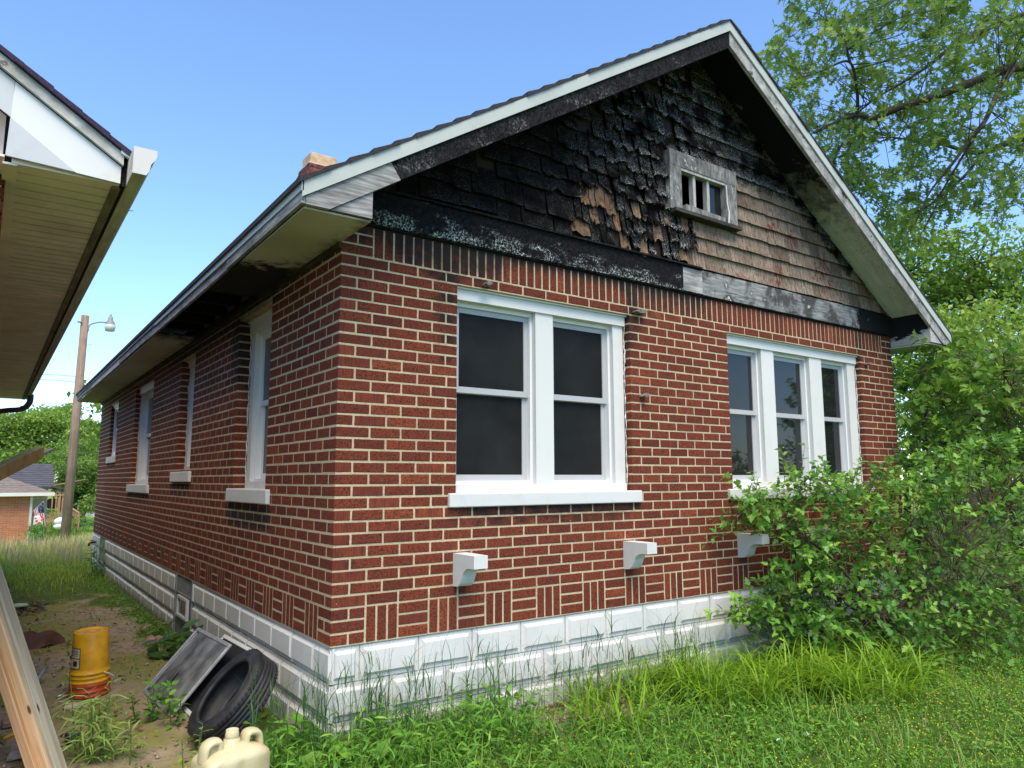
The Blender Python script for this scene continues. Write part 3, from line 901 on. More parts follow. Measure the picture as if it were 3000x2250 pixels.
MB().prism([(cx0 + .0, cy0 + .02), (cx1 - .0, cy0 + .02), (cx1 - .0, cy1 - .02), (cx0 + .0, cy1 - .02)], 'z', 5.07, 5.09).build('mortar_cap', plain('cap_mortar', (.55, .46, .36), .9, .2, 20), ch)
fl = MB(); fx0, fx1, fy0, fy1 = cx0 + .03, cx1 - .06, cy0 + .05, cy1 - .08
for e in ((fx0, fx1, fy0, fy0 + .025), (fx0, fx1, fy1 - .025, fy1), (fx0, fx0 + .025, fy0 + .025, fy1 - .025), (fx1 - .025, fx1, fy0 + .025, fy1 - .025)): fl.cbox(*e, 5.09, 5.24, c=.006)
fl.build('flue_tile', TILE, ch)
# charred scraps still nailed to the brick
SCR = plain('charred_scrap', (.16, .15, .14), .9, .6, 40)
for (x, z, l) in ((2.36, 2.20, .12), (.98, 2.20, .05), (2.42, 1.55, .06), (5.70, 2.09, .05)):
    MB().prism([(x, z - .012), (x + l * .4, z + .01), (x + l, z + .004), (x + l * .8, z - .016), (x + l * .3, z - .022)], 'y', -.06, .002).build('charred_scrap', SCR, house)

# ------------------------------------------------------------------ ground
def snoise(x, y):
    return (np.sin(x * 3.1 + 1.3 * np.sin(y * 2.3)) * np.sin(y * 2.7 + 1.1 * np.sin(x * 1.9)) + .5 * np.sin(x * 7.3 + y * 5.1 + 2 * np.sin(y * 4.)) + .5 * np.sin(y * 8.7 - x * 6.1 + 1.5 * np.sin(x * 5.))) / 2
def sm(v, a, b):
    t = np.clip((v - a) / (b - a), 0, 1); return t * t * (3 - 2 * t)
def terrain(x, y):
    x = np.asarray(x, float); y = np.asarray(y, float)
    z = -.555 - 1.36 * sm(y, 13.5, 29) + .012 * snoise(x, y) * (1 - sm(np.abs(y), 14, 20))
    z = z - .04 * np.exp(-((x + .3) ** 2 + (y - .6) ** 2) / .12)
    z = z + .02 * sm(-y, 0, 1.5) * sm(x, 1, 4)
    return z
def dirtmask(x, y):
    n = snoise(x * 1.3, y * 1.1) * .22
    path = (1 - sm(np.abs(x + .80) + n, .42, .72)) * sm(y, -.9, -.1) * (1 - sm(y + n * 4, 5.0, 8.2))
    left = (1 - sm(x + n, -1.35, -1.05)) * sm(y, -.2, .3) * (1 - sm(y + n * 3, 3.6, 5.5))
    bare = (1 - sm(((x - 1.45) / .78) ** 2 + ((y + .26) / .34) ** 2 + n, .6, 1.2))
    return np.clip(np.maximum(np.maximum(path, left), bare * .9), 0, 1)
def m_ground():
    b = NB('ground', .95, .15)
    d = b.attr('dirt'); n = b.noise(14, 6, .7); f = b.noise(120, 4, .7); big = b.noise(1.3, 4, .6)
    soil = b.mix(b.mr(n, .3, .7), (.20, .15, .11), (.44, .34, .25))
    soil = b.mix(b.mr(f, .62, .72), soil, (.50, .45, .38))
    soil = b.mix(b.mr(f, .38, .28), soil, (.05, .036, .026))
    moss = b.mix(n, (.13, .135, .03), (.30, .28, .08))
    soil = b.mix(b.mr(b.math('ADD', big, b.math('MULTIPLY', b.math('SUBTRACT', n, .5), .5)), .44, .56, 0, .9), soil, moss)
    gr = b.mix(b.mr(n, .3, .7), (.05, .08, .016), (.12, .17, .03))
    far = b.mix(b.mr(b.noise(.6, 5, .7), .35, .65), (.13, .21, .03), (.24, .29, .06))
    x, y, z = b.xyz()
    gr = b.mix(b.mr(y, 12, 18), gr, far)
    c = b.mix(b.mr(b.math('ADD', d, b.math('MULTIPLY', b.math('SUBTRACT', n, .5), .5)), .35, .6), gr, soil)
    return b.col(c).bump(b.math('ADD', f, n), .7, .012).done()
fx = np.arange(-2.3, 6.8, .055); fy = np.arange(-3.0, 9.5, .055)
cx = lambda a, b, n: np.geomspace(a, b, n)
gx = np.concatenate([-2.3 - cx(.1, 900, 34)[::-1], fx, 6.8 + cx(.1, 900, 34)])
gy = np.concatenate([-3.0 - cx(.1, 900, 30)[::-1], fy, 9.5 + cx(.25, 900, 46)])
XX, YY = np.meshgrid(gx, gy)
ZZ = terrain(XX, YY)
DM = dirtmask(XX, YY)
ZZ = ZZ + .010 * DM * snoise(XX * 3.7, YY * 4.1) - .012 * DM
nx_, ny_ = len(gx), len(gy)
ii = (np.arange(ny_ - 1)[:, None] * nx_ + np.arange(nx_ - 1)[None]).ravel()
gme = np_mesh('ground', np.stack([XX, YY, ZZ], -1).reshape(-1, 3), np.stack([ii, ii + 1, ii + nx_ + 1, ii + nx_], -1), {'dirt': DM.ravel()})
tag(link('ground', gme, m_ground(), smooth=True), 'dirt path and weedy lawn around the brick house', 'ground', kind='structure')
rd = MB(); rz = -1.90
rd.box(-90, 120, 62, 70, rz - .3, rz + .0)
tag(rd.build('road', plain('pale_concrete', (.44, .43, .41), .9, .15, 2)), 'pale concrete street beyond the far lawns', 'road', kind='structure')

# ------------------------------------------------------------------ neighbouring house on the left of the frame
nb = empty('neighbouring_house', (-3, 5, -.56))
tag(nb, 'neighbouring house corner with beige slatted soffit, gutter and peeling white rake', 'house')
NALU = m_white('white_aluminium_panel', (.66, .66, .65), .3, 6, .45)
NALG = m_white('grey_white_panel', (.50, .51, .52), .25, 7, .5)
NPEEL = m_wood('peeling_rake_board', (.34, .32, .28), (.62, .60, .56), (12, 40, 14), .3, (.16, .14, .12), .60)
NSOF = plain('beige_vinyl_soffit', (.84, .70, .62), .6, .15, 4)
NGUT = m_wood('stained_gutter', (.48, .42, .33), (.68, .63, .55), (50, 3, 50), .25)
NCAP = m_white('grey_gutter_cap', (.60, .57, .53), .5, 11, .4)
NROOF = plain('dark_purple_shingle', (.035, .022, .05), .9, .4, 120, bump=.5)
NXI, NXO = -1.622, -1.190
zn = lambda x: 2.432 + .66 * (-1.172 - x)
nwall = MB().box(-6.5, -1.640, -.005, 10.9, -.7, 2.298).build('wall', MORTAR, nb)
nrest = MB()
for k in range(44):
    x1 = -1.628
    for q in range(12):
        wd = .1016 if (q == 0 and k % 2) else .2032
        m = MB() if (q < 2 and k > 20) else nrest
        m.cbox(x1 - wd + .0066, x1, -.012, .05, -.6 + k * .0663, -.6 + k * .0663 + .055, c=.003, j=.001, tint=min(1, max(0, random.gauss(.5, .2))))
        if m is not nrest: m.build('brick', BRICK, nwall)
        x1 -= wd
tag(nrest.build('brick', BRICK, nwall), kind='stuff')
y = -.225; i = 0
while y < 10.9:
    w_ = .098
    m = MB(); m.prism([(y, 2.284), (y, 2.306), (y + w_ + .012, 2.306), (y + w_ + .012, 2.303), (y + w_ - .003, 2.300), (y + w_ - .006, 2.284)], 'x', NXI + .012, NXO - .002)
    m.build('soffit_panel', NSOF, nb); y += w_ + .012; i += 1
MB().box(NXI - .02, NXI + .034, -.225, 10.9, 2.276, 2.2855).build('soffit_channel', NSOF, nb)
MB().box(NXO - .03, NXO + .006, -.20, 10.9, 2.272, 2.2855).build('soffit_channel', m_wood('brown_stained_channel', (.13, .10, .07), (.30, .24, .18), (40, 4, 40), .3), nb)
MB().box(NXO + .001, NXO + .018, -.24, 10.95, 2.275, 2.42).build('fascia', CHAR, nb)
# K-style gutter
gp = [(-1.166, 2.402), (-1.166, 2.280), (-1.112, 2.280), (-1.100, 2.300), (-1.094, 2.335), (-1.080, 2.355), (-1.072, 2.372), (-1.072, 2.402), (-1.080, 2.402), (-1.080, 2.376), (-1.100, 2.352), (-1.106, 2.310), (-1.118, 2.288), (-1.158, 2.288), (-1.158, 2.402)]
gut = MB().prism(gp, 'y', -.425, 10.95).build('gutter', NGUT, nb)
MB().prism([(-1.167, 2.404), (-1.167, 2.279), (-1.111, 2.279), (-1.099, 2.300), (-1.093, 2.335), (-1.079, 2.355), (-1.071, 2.372), (-1.071, 2.404)], 'y', -.432, -.426).build('end_cap', NCAP, gut)
for yy in (.42,): MB().tube([(-1.075, yy, 2.385), (-1.045, yy, 2.390)], .0018, 5).build('nail', CHAR, gut)
MB().tube(bezier_pts([(-1.12, 10.2, 2.30), (-1.13, 10.2, 2.16), (-1.22, 10.25, 2.06), (-1.42, 10.3, 2.03), (-1.56, 10.3, 1.98), (-1.60, 10.3, 1.8), (-1.60, 10.3, -.5)], 5), .045, 8).build('downspout', plain('brown_downspout', (.10, .065, .075), .5, .2, 8), nb, True)
# gable-side trim facing the camera
MB().prism([(-1.192, 2.283), (-1.192, zn(-1.192) - .082), (-1.622, zn(-1.622) - .082), (-1.632, 2.304)], 'y', -.250, -.242).build('rake_panel', NALU, nb)
MB().prism([(-1.372, 2.2925), (-1.628, 2.478), (-1.634, 2.303)], 'y', -.2545, -.2502).build('rake_panel', NALG, nb)
MB().prism([(-1.624, zn(-1.624) - .082), (-1.624, zn(-1.624) - .25), (-3.6, zn(-3.6) - .25), (-3.6, zn(-3.6) - .082)], 'y', -.249, -.241).build('rake_panel', NALG, nb)
MB().prism([(-1.645, 2.312), (-1.645, zn(-1.645) - .2), (-3.6, zn(-3.6) - .2), (-3.6, 2.312)], 'y', -.10, -.06).build('gable_panel', NSOF, nb)
MB().box(-3.6, -1.636, -.24, -.012, 2.30, 2.31).build('rake_soffit', NSOF, nb)
MB().prism([(-1.186, zn(-1.186) - .076), (-1.186, zn(-1.186) - .020), (-3.9, zn(-3.9) - .020), (-3.9, zn(-3.9) - .076)], 'y', -.272, -.251).build('rake_board', NPEEL, nb)
MB().prism([(-1.163, 2.40), (-1.163, 2.43), (-1.20, 2.448), (-1.20, 2.418)], 'y', -.285, -.262).build('trim_scrap', NALU, nb)
for k in range(26):
    x0 = -1.135 - k * .115; x1 = x0 - .15
    MB().prism([(x0, zn(x0) - .018), (x0, zn(x0) + .012), (x1, zn(x1) + .004), (x1, zn(x1) - .016)], 'y', -.292 + random.uniform(-.006, .006), 11.0).build('shingle_course', NROOF, nb)
MB().prism([(-1.19, zn(-1.19) - .03), (-1.19, zn(-1.19) - .02), (-4.1, zn(-4.1) - .02), (-4.1, zn(-4.1) - .03)], 'y', -.24, 10.95).build('deck', CHAR, nb)

# ------------------------------------------------------------------ things lying in the passage
def frame_mat(zdir, xhint, origin):
    Z = Vector(zdir).normalized(); X = Vector(xhint); X = (X - Z * X.dot(Z)).normalized(); Y = Z.cross(X)
    return Matrix(((X.x, Y.x, Z.x, origin[0]), (X.y, Y.y, Z.y, origin[1]), (X.z, Y.z, Z.z, origin[2]), (0, 0, 0, 1)))
def gzf(x, y): return float(terrain(x, y))

def m_lumber(name, c0, c1):
    b = NB(name, .7, .3); tc = b.n('TexCoord').outputs['Object']
    g = b.noise(1, 4, .6, vec=b.sc(tc, (55, 55, 1.6)), dist=.6); k = b.noise(2.5, 3, vec=tc)
    c = b.mix(b.mr(g, .35, .65), c0, c1); c = b.mix(b.mr(k, .55, .75, 0, .4), c, tuple(x * .55 for x in c0))
    kn = b.voro(3.2, vec=b.sc(tc, (3, 3, 1))); c = b.mix(b.mr(kn, .10, .05), c, (.10, .045, .02))
    return b.col(c).bump(g, .25, .003).done()
LUM = [m_lumber('pine_board', (.42, .24, .12), (.60, .40, .22)), m_lumber('orange_pine_board', (.40, .20, .085), (.58, .34, .16)), m_lumber('knotty_pine_board', (.44, .26, .13), (.64, .43, .24)), m_lumber('grey_weathered_board', (.27, .23, .16), (.45, .40, .29))]
lab = ['pale pine board on the outer left of the leaning lumber stack', 'orange pine board second in the leaning lumber stack', 'knotty pine board third in the leaning lumber stack', 'greyed weathered board on the right of the leaning lumber stack']
for i, (u, wd) in enumerate(((87, .046), (108, .042), (132, .062), (160, .056))):
    A = at(u, 2250, 1, .56); B = at(u - .325 * 450, 1800, 1, .86)
    d = (B - A).normalized()
    lo = A + d * ((-.56 - A.z) / d.z); hi = A + d * ((.78 + .05 * i - A.z) / d.z)
    Mx = frame_mat(d, CR, lo)
    o = MB().cbox(-wd / 2, wd / 2, -.012 * i, .089 - .012 * i, 0, (hi - lo).length, c=.003).build('lumber_board', LUM[i])
    o.matrix_world = Mx
    tag(o, lab[i], 'board', 'lumber boards leaning at the left edge')

# tan beam pointing over the passage
E_ = Vector((-1.198, 4.5, 1.183)); S_ = Vector((-1.70, 2.35, .872)); d = (E_ - S_).normalized()
bm = empty('beam', S_); tag(bm, 'tan wooden beam with thin grey tongue jutting up past the left house', 'beam')
Mx = frame_mat(d, (1, -.2, 0), S_); L = (E_ - S_).length
TAN = plain('tan_beam', (.78, .48, .15), .55, .2, 8)
MB().cbox(-.035, .035, -.06, .06, 0, L, c=.006, M=Mx).build('beam_body', TAN, bm)
MB().cbox(-.075, -.037, -.02, .065, 0, L * .93, c=.004, M=Mx).build('beam_flange', plain('brown_flange', (.5, .25, .08), .6, .2, 8), bm)
MB().cbox(-.028, .012, .02, .048, L, L + .62, c=.003, M=Mx).build('tongue', plain('grey_tongue', (.55, .47, .38), .6, .2, 8), bm)

# buckets
BX, BY = -.905, 2.12; BZ = gzf(BX, BY) - .005
Mb = Matrix.Translation((BX, BY, BZ)) @ Matrix.Rotation(RAD(-2.0), 4, 'Y') @ Matrix.Rotation(RAD(2), 4, 'X')
def bucket_wall(prof): return prof
RED = plain('orange_red_plastic', (.42, .065, .022), .4, .2, 12); YEL = plain('yellow_plastic', (.60, .30, .012), .42, .3, 7)
red = empty('bucket', (BX, BY, BZ)); tag(red, 'orange red bucket upside down beneath the yellow one', 'bucket')
pr = [(.128, 0), (.131, .004), (.131, .012), (.126, .016), (.126, .030), (.131, .034), (.131, .042), (.125, .046), (.125, .066), (.129, .07), (.127, .088), (.121, .094), (.118, .16)]
MB().lathe(pr, 40, Mb).build('body', RED, red, True)
hw = [Mb @ Vector((.13 * math.cos(a), .13 * math.sin(a), .045)) for a in np.linspace(RAD(200), RAD(262), 10)]
wire = [Mb @ Vector((-.132, -.02, .045)), Mb @ Vector((-.17, -.05, .035)), Mb @ Vector((-.205, -.06, .028))]
METAL = plain('zinc_wire', (.45, .45, .44), .4, .2, 30, metal=.7)
MB().tube(wire, .006, 6).build('handle', METAL, red, True)
yl = empty('bucket', (BX, BY, BZ + .09)); tag(yl, 'yellow bucket standing upside down on the dirt path', 'bucket')
pr = [(.124, .092), (.128, .096), (.128, .104), (.122, .108), (.122, .122), (.126, .126), (.126, .132), (.1205, .136), (.1205, .150), (.126, .154), (.127, .160), (.1185, .164), (.1175, .19), (.109, .425), (.106, .431), (.098, .431), (.096, .424), (.04, .424), (.038, .427), (.030, .427), (.028, .424), (.0, .424)]
MB().lathe(pr, 44, Mb).build('body', YEL, yl, True)
BLK = plain('black_print', (.02, .02, .02), .5, .1); LAB = plain('label_print', (.50, .46, .34), .5, .25, 90)
def patch(a0, a1, z0, z1, r0, r1, mat, name, par, n=8):
    m = MB(); vs = []; fs = []
    for i in range(n + 1):
        a = a0 + (a1 - a0) * i / n
        for z in (z0, z1):
            r = (.1175 + (.109 - .1175) * (z - .19) / (.425 - .19)) + r0
            vs.append(Mb @ Vector((r * math.cos(a), r * math.sin(a), z)))
    for i in range(n): fs.append((2 * i, 2 * i + 2, 2 * i + 3, 2 * i + 1))
    m.add(vs, fs); return m.build(name, mat, par)
la, lb_ = RAD(180), RAD(232)
lbl = patch(la, lb_, .195, .335, .0012, 0, BLK, 'label', yl)
patch(la + .03, lb_ - .04, .268, .329, .0024, 0, LAB, 'panel', lbl); patch(la + .03, lb_ - .04, .201, .262, .0024, 0, LAB, 'panel', lbl)
patch(RAD(205), RAD(222), .215, .25, .0034, 0, BLK, 'emblem', lbl)
for zz in (.316, .305, .294, .283): patch(la + .08, lb_ - .12, zz, zz + .004, .0034, 0, BLK, 'print_line', lbl)
hp = [Mb @ Vector(p) for p in ((.075, -.098, .155), (.11, -.088, .135), (.135, -.07, .11), (.145, -.05, .085), (.132, -.03, .075))]
MB().tube(bezier_pts(hp, 4), .006, 6).build('handle', plain('pale_handle', (.55, .52, .45), .5, .1), yl, True)

# tyre leaning by the foundation
TN = Vector((-.83, .214, .504)).normalized(); TP = Vector((-.403, .594, -.283))
Ri, Ro, Tw = .186, .274, .165
RUB = NB('tyre_rubber', .62, .35)
_tc = RUB.n('TexCoord').outputs['Object']; _n = RUB.noise(14, 4, vec=_tc)
RUB.col(RUB.mix(RUB.mr(_n, .35, .7), (.012, .012, .014), (.032, .032, .036)))
RUB = RUB.bump(_n, .15, .003).done()
pf = [(Ri, .012), (Ri + .006, .004), (Ri + .02, .0), (Ri + .022, .003), (Ri + .05, -.004), (Ro - .028, -.001), (Ro - .012, .008), (Ro - .003, .022)]
g = [.028]
for c in (.046, .071, .094, .119): pf += [(Ro, c - .004), (Ro - .007, c - .003), (Ro - .007, c + .003), (Ro, c + .004)]
pf += [(Ro - .003, Tw - .022), (Ro - .012, Tw - .008), (Ro - .028, Tw), (Ri + .02, Tw), (Ri, Tw - .012), (Ri + .012, Tw - .03), (Ro - .03, Tw - .04), (Ro - .024, Tw / 2), (Ro - .03, .04), (Ri + .012, .03)]
ty = MB().lathe(pf, 72, closed=True)
tyre = empty('tyre', TP); tag(tyre, 'worn black car tyre leaning against the white foundation', 'tyre')
_v = (CAM - TP).normalized(); _rp = (CR - _v * CR.dot(_v)).normalized(); _up = (CU - _v * CU.dot(_v)); _up = (_up - _rp * _up.dot(_rp)).normalized()
TN = (_v * .36 + (_rp * -.828 + _up * .56) * .94).normalized()
Mt = frame_mat(-TN, (0, 0, 1), TP)
ty.v = [tuple(Mt @ Vector(p)) for p in ty.v]; ty.build('casing', RUB, tyre, True)
for k in range(60):
    a = 2 * math.pi * k / 60
    for (c0, c1) in ((.012, .040), (Tw - .040, Tw - .012)):
        m = MB(); m.cbox(Ro - .006, Ro + .0012, -.0085, .0085, c0, c1, c=.003, M=Mt @ Matrix.Rotation(a + (.05 if c0 > .1 else 0), 4, 'Z'))
        m.build('tread_lug', RUB, tyre)

# storm window and screen leaning on the wall
ALU = plain('dull_aluminium', (.42, .43, .45), .45, .2, 15, metal=.5)
DGL = NB('dusty_glass', .3, .45); _n = DGL.noise(1, 5, .6, vec=DGL.sc(None, (3, 9, 9)))
DGL.col(DGL.mix(DGL.mr(_n, .35, .7), (.05, .052, .054), (.25, .255, .26))); DGL = DGL.done()
DSC = plain('dark_screen_mesh', (.016, .016, .016), .8, .4, 40)
def leaning_panel(name, label, BL, BR, TL, TR, fm, pm, cat, fw=.026, th=.018):
    BL, BR, TL, TR = map(Vector, (BL, BR, TL, TR))
    X = (BR - BL).normalized(); wd = (BR - BL).length; Yv = ((TL - BL) + (TR - BR)) / 2; Yv = Yv - X * Yv.dot(X); h = Yv.length; Yv.normalize(); Z = X.cross(Yv)
    Mx = Matrix(((X.x, Yv.x, Z.x, BL.x), (X.y, Yv.y, Z.y, BL.y), (X.z, Yv.z, Z.z, BL.z), (0, 0, 0, 1)))
    r = empty(name, BL); tag(r, label, cat)
    for e in ((0, wd, 0, fw), (0, wd, h - fw, h), (0, fw, fw, h - fw), (wd - fw, wd, fw, h - fw)):
        MB().cbox(e[0], e[1], e[2], e[3], -th / 2, th / 2, c=.003, M=Mx).build('frame_rail', fm, r)
    MB().cbox(fw, wd - fw, fw, h - fw, -.002, .002, c=.0005, M=Mx).build('pane', pm, r)
    return r, Mx, wd, h
r, Mx, wd, h = leaning_panel('storm_window', 'dusty grey storm window leaning in front of dark screen', (-.596, 1.931, -.565), (-.55, 1.209, -.565), (-.206, 1.96, -.193), (-.225, 1.24, -.152), ALU, DGL, 'window')
MB().cbox(.06, .072, .05, h - .04, .003, .010, c=.001, M=Mx).build('bead', ALU, r); MB().cbox(.30, .32, .16, .22, .002, .004, c=.001, M=Mx).build('hole', CHAR, r)
r, Mx, wd, h = leaning_panel('window_screen', 'dark mesh window screen with white rail behind the tyre', (-.47, 1.72, -.565), (-.44, .98, -.565), (-.10, 2.016, -.187), (-.10, 1.337, -.22), m_white('white_screen_rail', (.62, .62, .62), .3), DSC, 'screen')

# fuel jug in the foreground
JUG = NB('cream_plastic', .38, .4); _n = JUG.noise(6, 4)
JUG.col(JUG.mix(JUG.mr(JUG.noise(30, 5, .7), .60, .72, 0, .5), JUG.mix(JUG.mr(_n, .35, .7), (.46, .38, .20), (.58, .51, .32)), (.26, .20, .11)))
JUG.b.inputs['Subsurface Weight'].default_value = .25; JUG.b.inputs['Subsurface Radius'].default_value = (.03, .025, .012); JUG = JUG.done()
JX, JY = -.665, -.585; JZ = -.575
Mj = Matrix.Translation((JX, JY, JZ)) @ Matrix.Rotation(RAD(14.4), 4, 'Z') @ Matrix.Scale(.95, 4)
jug = empty('jug', (JX, JY, JZ)); tag(jug, 'cream plastic liquid jug with open neck and two handles', 'jug')
def ring(hx, hy, z, p=4.5, n=56, rib=0., ox=0, oy=0):
    out = []
    for i in range(n):
        a = 2 * math.pi * i / n; c, s_ = math.cos(a), math.sin(a)
        r = (abs(c) ** p + abs(s_) ** p) ** (-1 / p)
        x_, y_ = hx * r * c, hy * r * s_
        if rib and abs(x_) < hx * .8:
            y_ -= math.copysign(rib * max(0, math.cos(x_ / hx * math.pi * 2.6)) ** 2, y_)
        out.append(Mj @ Vector((x_ + ox, y_ + oy, z)))
    return out
secs = [(.10, .07, 0, 4, 0), (.135, .088, .008, 6, 0), (.147, .098, .03, 8, .0), (.148, .099, .06, 8, .010), (.149, .100, .315, 8, .010), (.149, .100, .338, 8, .006), (.145, .096, .354, 7, 0), (.134, .086, .366, 6, 0), (.108, .070, .378, 4.5, 0), (.075, .055, .388, 3.2, 0), (.046, .044, .396, 2.2, 0), (.036, .036, .400, 2, 0), (.035, .035, .416, 2, 0), (.029, .029, .418, 2, 0), (.029, .029, .425, 2, 0), (.031, .031, .428, 2, 0), (.028, .028, .432, 2, 0), (.030, .030, .438, 2, 0), (.027, .027, .442, 2, 0), (.027, .027, .455, 2, 0), (.022, .022, .456, 2, 0), (.021, .021, .41, 2, 0)]
m = MB(); vs = []; fs = []
for hx, hy, z, p, rb in secs: vs += ring(hx, hy, z, p, rib=rb)
for i in range(len(secs) - 1):
    for q in range(56): fs.append((i * 56 + q, i * 56 + (q + 1) % 56, (i + 1) * 56 + (q + 1) % 56, (i + 1) * 56 + q))
fs.append(tuple(range((len(secs) - 1) * 56, len(secs) * 56)))
m.add(vs, fs).build('body', JUG, jug, True)
for sx in (-1, 1):
    pts = [(sx * .062, 0, .378), (sx * .066, 0, .412), (sx * .078, 0, .424), (sx * .106, 0, .422), (sx * .126, 0, .406), (sx * .132, 0, .376), (sx * .134, 0, .350)]
    pp = bezier_pts(pts, 4)
    m = MB()
    for off in (-.010, .010): pass
    vs = []; fs = []; n = 10
    for i, p in enumerate(pp):
        t = (pp[min(i + 1, len(pp) - 1)] - pp[max(0, i - 1)]).normalized(); nn = Vector((-t.z, 0, t.x))
        for q in range(n):
            a = 2 * math.pi * q / n; vs.append(Mj @ (p + nn * .017 * math.cos(a) + Vector((0, 1, 0)) * .036 * math.sin(a)))
    for i in range(len(pp) - 1):
        for q in range(n): fs.append((i * n + q, i * n + (q + 1) % n, (i + 1) * n + (q + 1) % n, (i + 1) * n + q))
    m.add(vs, fs).build('handle', JUG, jug, True)

MB().cbox(-.122, -.070, -.010, .010, .352, .418, c=.008, M=Mj).build('handle_web', JUG, jug)
# small debris
def lump(name, label, cat, cen, size, mat, seed, rot=0., group=None, n=14, flat=.0):
    rs = random.Random(seed); m = MB(); vs = []; fs = []; R_ = 7
    ph = [rs.uniform(0, 6.28) for _ in range(6)]
    for i in range(R_ + 1):
        el = -math.pi / 2 + math.pi * i / R_
        for q in range(n):
            a = 2 * math.pi * q / n
            k = 1 + .12 * math.sin(2 * a + ph[0]) + .09 * math.sin(3 * a + ph[1] + el) + .05 * math.sin(5 * a + ph[2])
            p = Vector((size[0] * k * math.cos(el) * math.cos(a), size[1] * k * math.cos(el) * math.sin(a), size[2] * math.sin(el) * (1 + .15 * math.sin(2 * a + ph[3]))))
            p.rotate(Matrix.Rotation(rot, 3, 'Z')); vs.append(p + Vector(cen))
    for i in range(R_):
        for q in range(n): fs.append((i * n + q, i * n + (q + 1) % n, (i + 1) * n + (q + 1) % n, (i + 1) * n + q))
    m.add(vs, fs); o = m.build(name, mat, None, True); tag(o, label, cat, group); return o
STN = plain('pink_stone', (.30, .18, .15), .8, .3, 20, bump=.4); STN2 = plain('tan_stone', (.42, .35, .24), .8, .3, 20, bump=.4)
lump('stone', 'rounded pinkish stone on the path near the basement window', 'stone', (-.25, 3.54, gzf(-.25, 3.54) + .02), (.085, .065, .05), STN, 3)
lump('stone', 'flat tan stone in front of the yellow bucket', 'stone', (-1.03, 1.80, gzf(-1, 1.8) + .004), (.055, .04, .022), STN2, 5)
RUSTC = plain('rusty_brown_cloth', (.085, .035, .026), .7, .5, 7, bump=.6)
# crumpled rusty pan
m = MB(); nr, nc = 9, 22; vs = []; fs = []; rs = random.Random(4)
cen = Vector((-1.16, 4.12, gzf(-1.16, 4.12)))
for i in range(nr):
    t = i / (nr - 1)
    for q in range(nc):
        a = 2 * math.pi * q / nc
        k = 1 + .10 * math.sin(2 * a + 1) + .08 * math.sin(3 * a)
        hgt = .125 * (1 - t ** 3) * (1 + .25 * math.sin(3 * a + 2) * t) - .035 * math.exp(-(t / .35) ** 2)
        vs.append(cen + Vector((.235 * k * t * math.cos(a), .17 * k * t * math.sin(a), hgt + .01 * math.sin(5 * a) * t)))
for i in range(nr - 1):
    for q in range(nc): fs.append((i * nc + q, i * nc + (q + 1) % nc, (i + 1) * nc + (q + 1) % nc, (i + 1) * nc + q))
tag(m.add(vs, fs).build('rag', RUSTC, None, True), 'crumpled dark brown rag on the path left of the buckets', 'rag')
tag(MB().lathe([(0, .03), (.07, .03), (.085, .024), (.09, .012), (.085, .008), (0, .008)], 28, Matrix.Translation((-1.19, 6.35, gzf(-1.19, 6.35) + .03))).build('lid', plain('pale_green_lid', (.38, .50, .30), .5, .1), None, True), 'pale green round lid on a heap of dead leaves', 'lid')
pa = Vector((-1.215, 2.50, gzf(-1.2, 2.5) + .01)); pb = Vector((-1.145, 2.62, gzf(-1.15, 2.6) + .10))
tag(MB().tube([pa, pb], .014, 10).build('pipe', plain('grey_pipe', (.22, .25, .27), .45, .15, 20), None, True), 'short grey pipe poking from the soil beside the lumber', 'pipe')
# litter at the foot of the lumber
tag(MB().cbox(-1.40, -1.24, .90, 1.05, gzf(-1.3, 1) + .0, gzf(-1.3, 1) + .05, c=.008, j=.01).build('concrete_chunk', plain('pinkish_slab', (.40, .33, .28), .85, .2, 12)), 'pale pinkish concrete chunk behind the leaning lumber', 'rubble')
tag(MB().cbox(-1.42, -1.30, 1.55, 1.66, gzf(-1.3, 1.6) + .0, gzf(-1.3, 1.6) + .03, c=.006, j=.008).build('broken_board', plain('reddish_scrap', (.26, .17, .14), .85, .3, 12)), 'reddish scrap of board on the dirt behind the lumber', 'scrap')
tag(MB().tube(bezier_pts([(-1.42, 1.12, gzf(-1.4, 1.1) + .06), (-1.36, 1.13, gzf(-1.4, 1.1) + .075), (-1.30, 1.11, gzf(-1.3, 1.1) + .07), (-1.26, 1.12, gzf(-1.3, 1.1) + .05)], 4), .013, 8).build('cord', plain('yellow_cord', (.62, .33, .02), .5, .1), None, True), 'thick yellow cord end behind the leaning lumber', 'cord')
tag(MB().cbox(-1.13, -1.06, 1.02, 1.12, gzf(-1.1, 1) + .0, gzf(-1.1, 1) + .045, c=.012).build('case', plain('black_plastic', (.012, .013, .018), .35, .2)), 'small black plastic case at the right of the lumber foot', 'case')
# garden tap at the far end of the side wall
tp = empty('garden_tap', (-.02, 10.55, -.14)); tag(tp, 'dark garden tap on the far end of the white foundation', 'tap')
IRON = plain('dark_iron', (.03, .025, .022), .6, .3)
MB().tube([(.01, 10.55, -.14), (-.07, 10.55, -.14), (-.10, 10.55, -.16), (-.11, 10.55, -.20)], .018, 8).build('spout', IRON, tp, True)
MB().lathe([(0, 0), (.035, 0), (.035, .01), (0, .01)], 12, Matrix.Translation((-.06, 10.55, -.11))).build('handwheel', IRON, tp)

for u, v, lb in ((2283, 2168, 'crumpled white paper scrap in the clover at lower right'), (2362, 2150, 'smaller pale wrapper scrap near the crumpled paper')):
    q = at(u, v, 2, -.50); lump('paper_scrap', lb, 'litter', q, (.022, .015, .010), m_white('paper_white', (.8, .8, .8), .1), int(u))

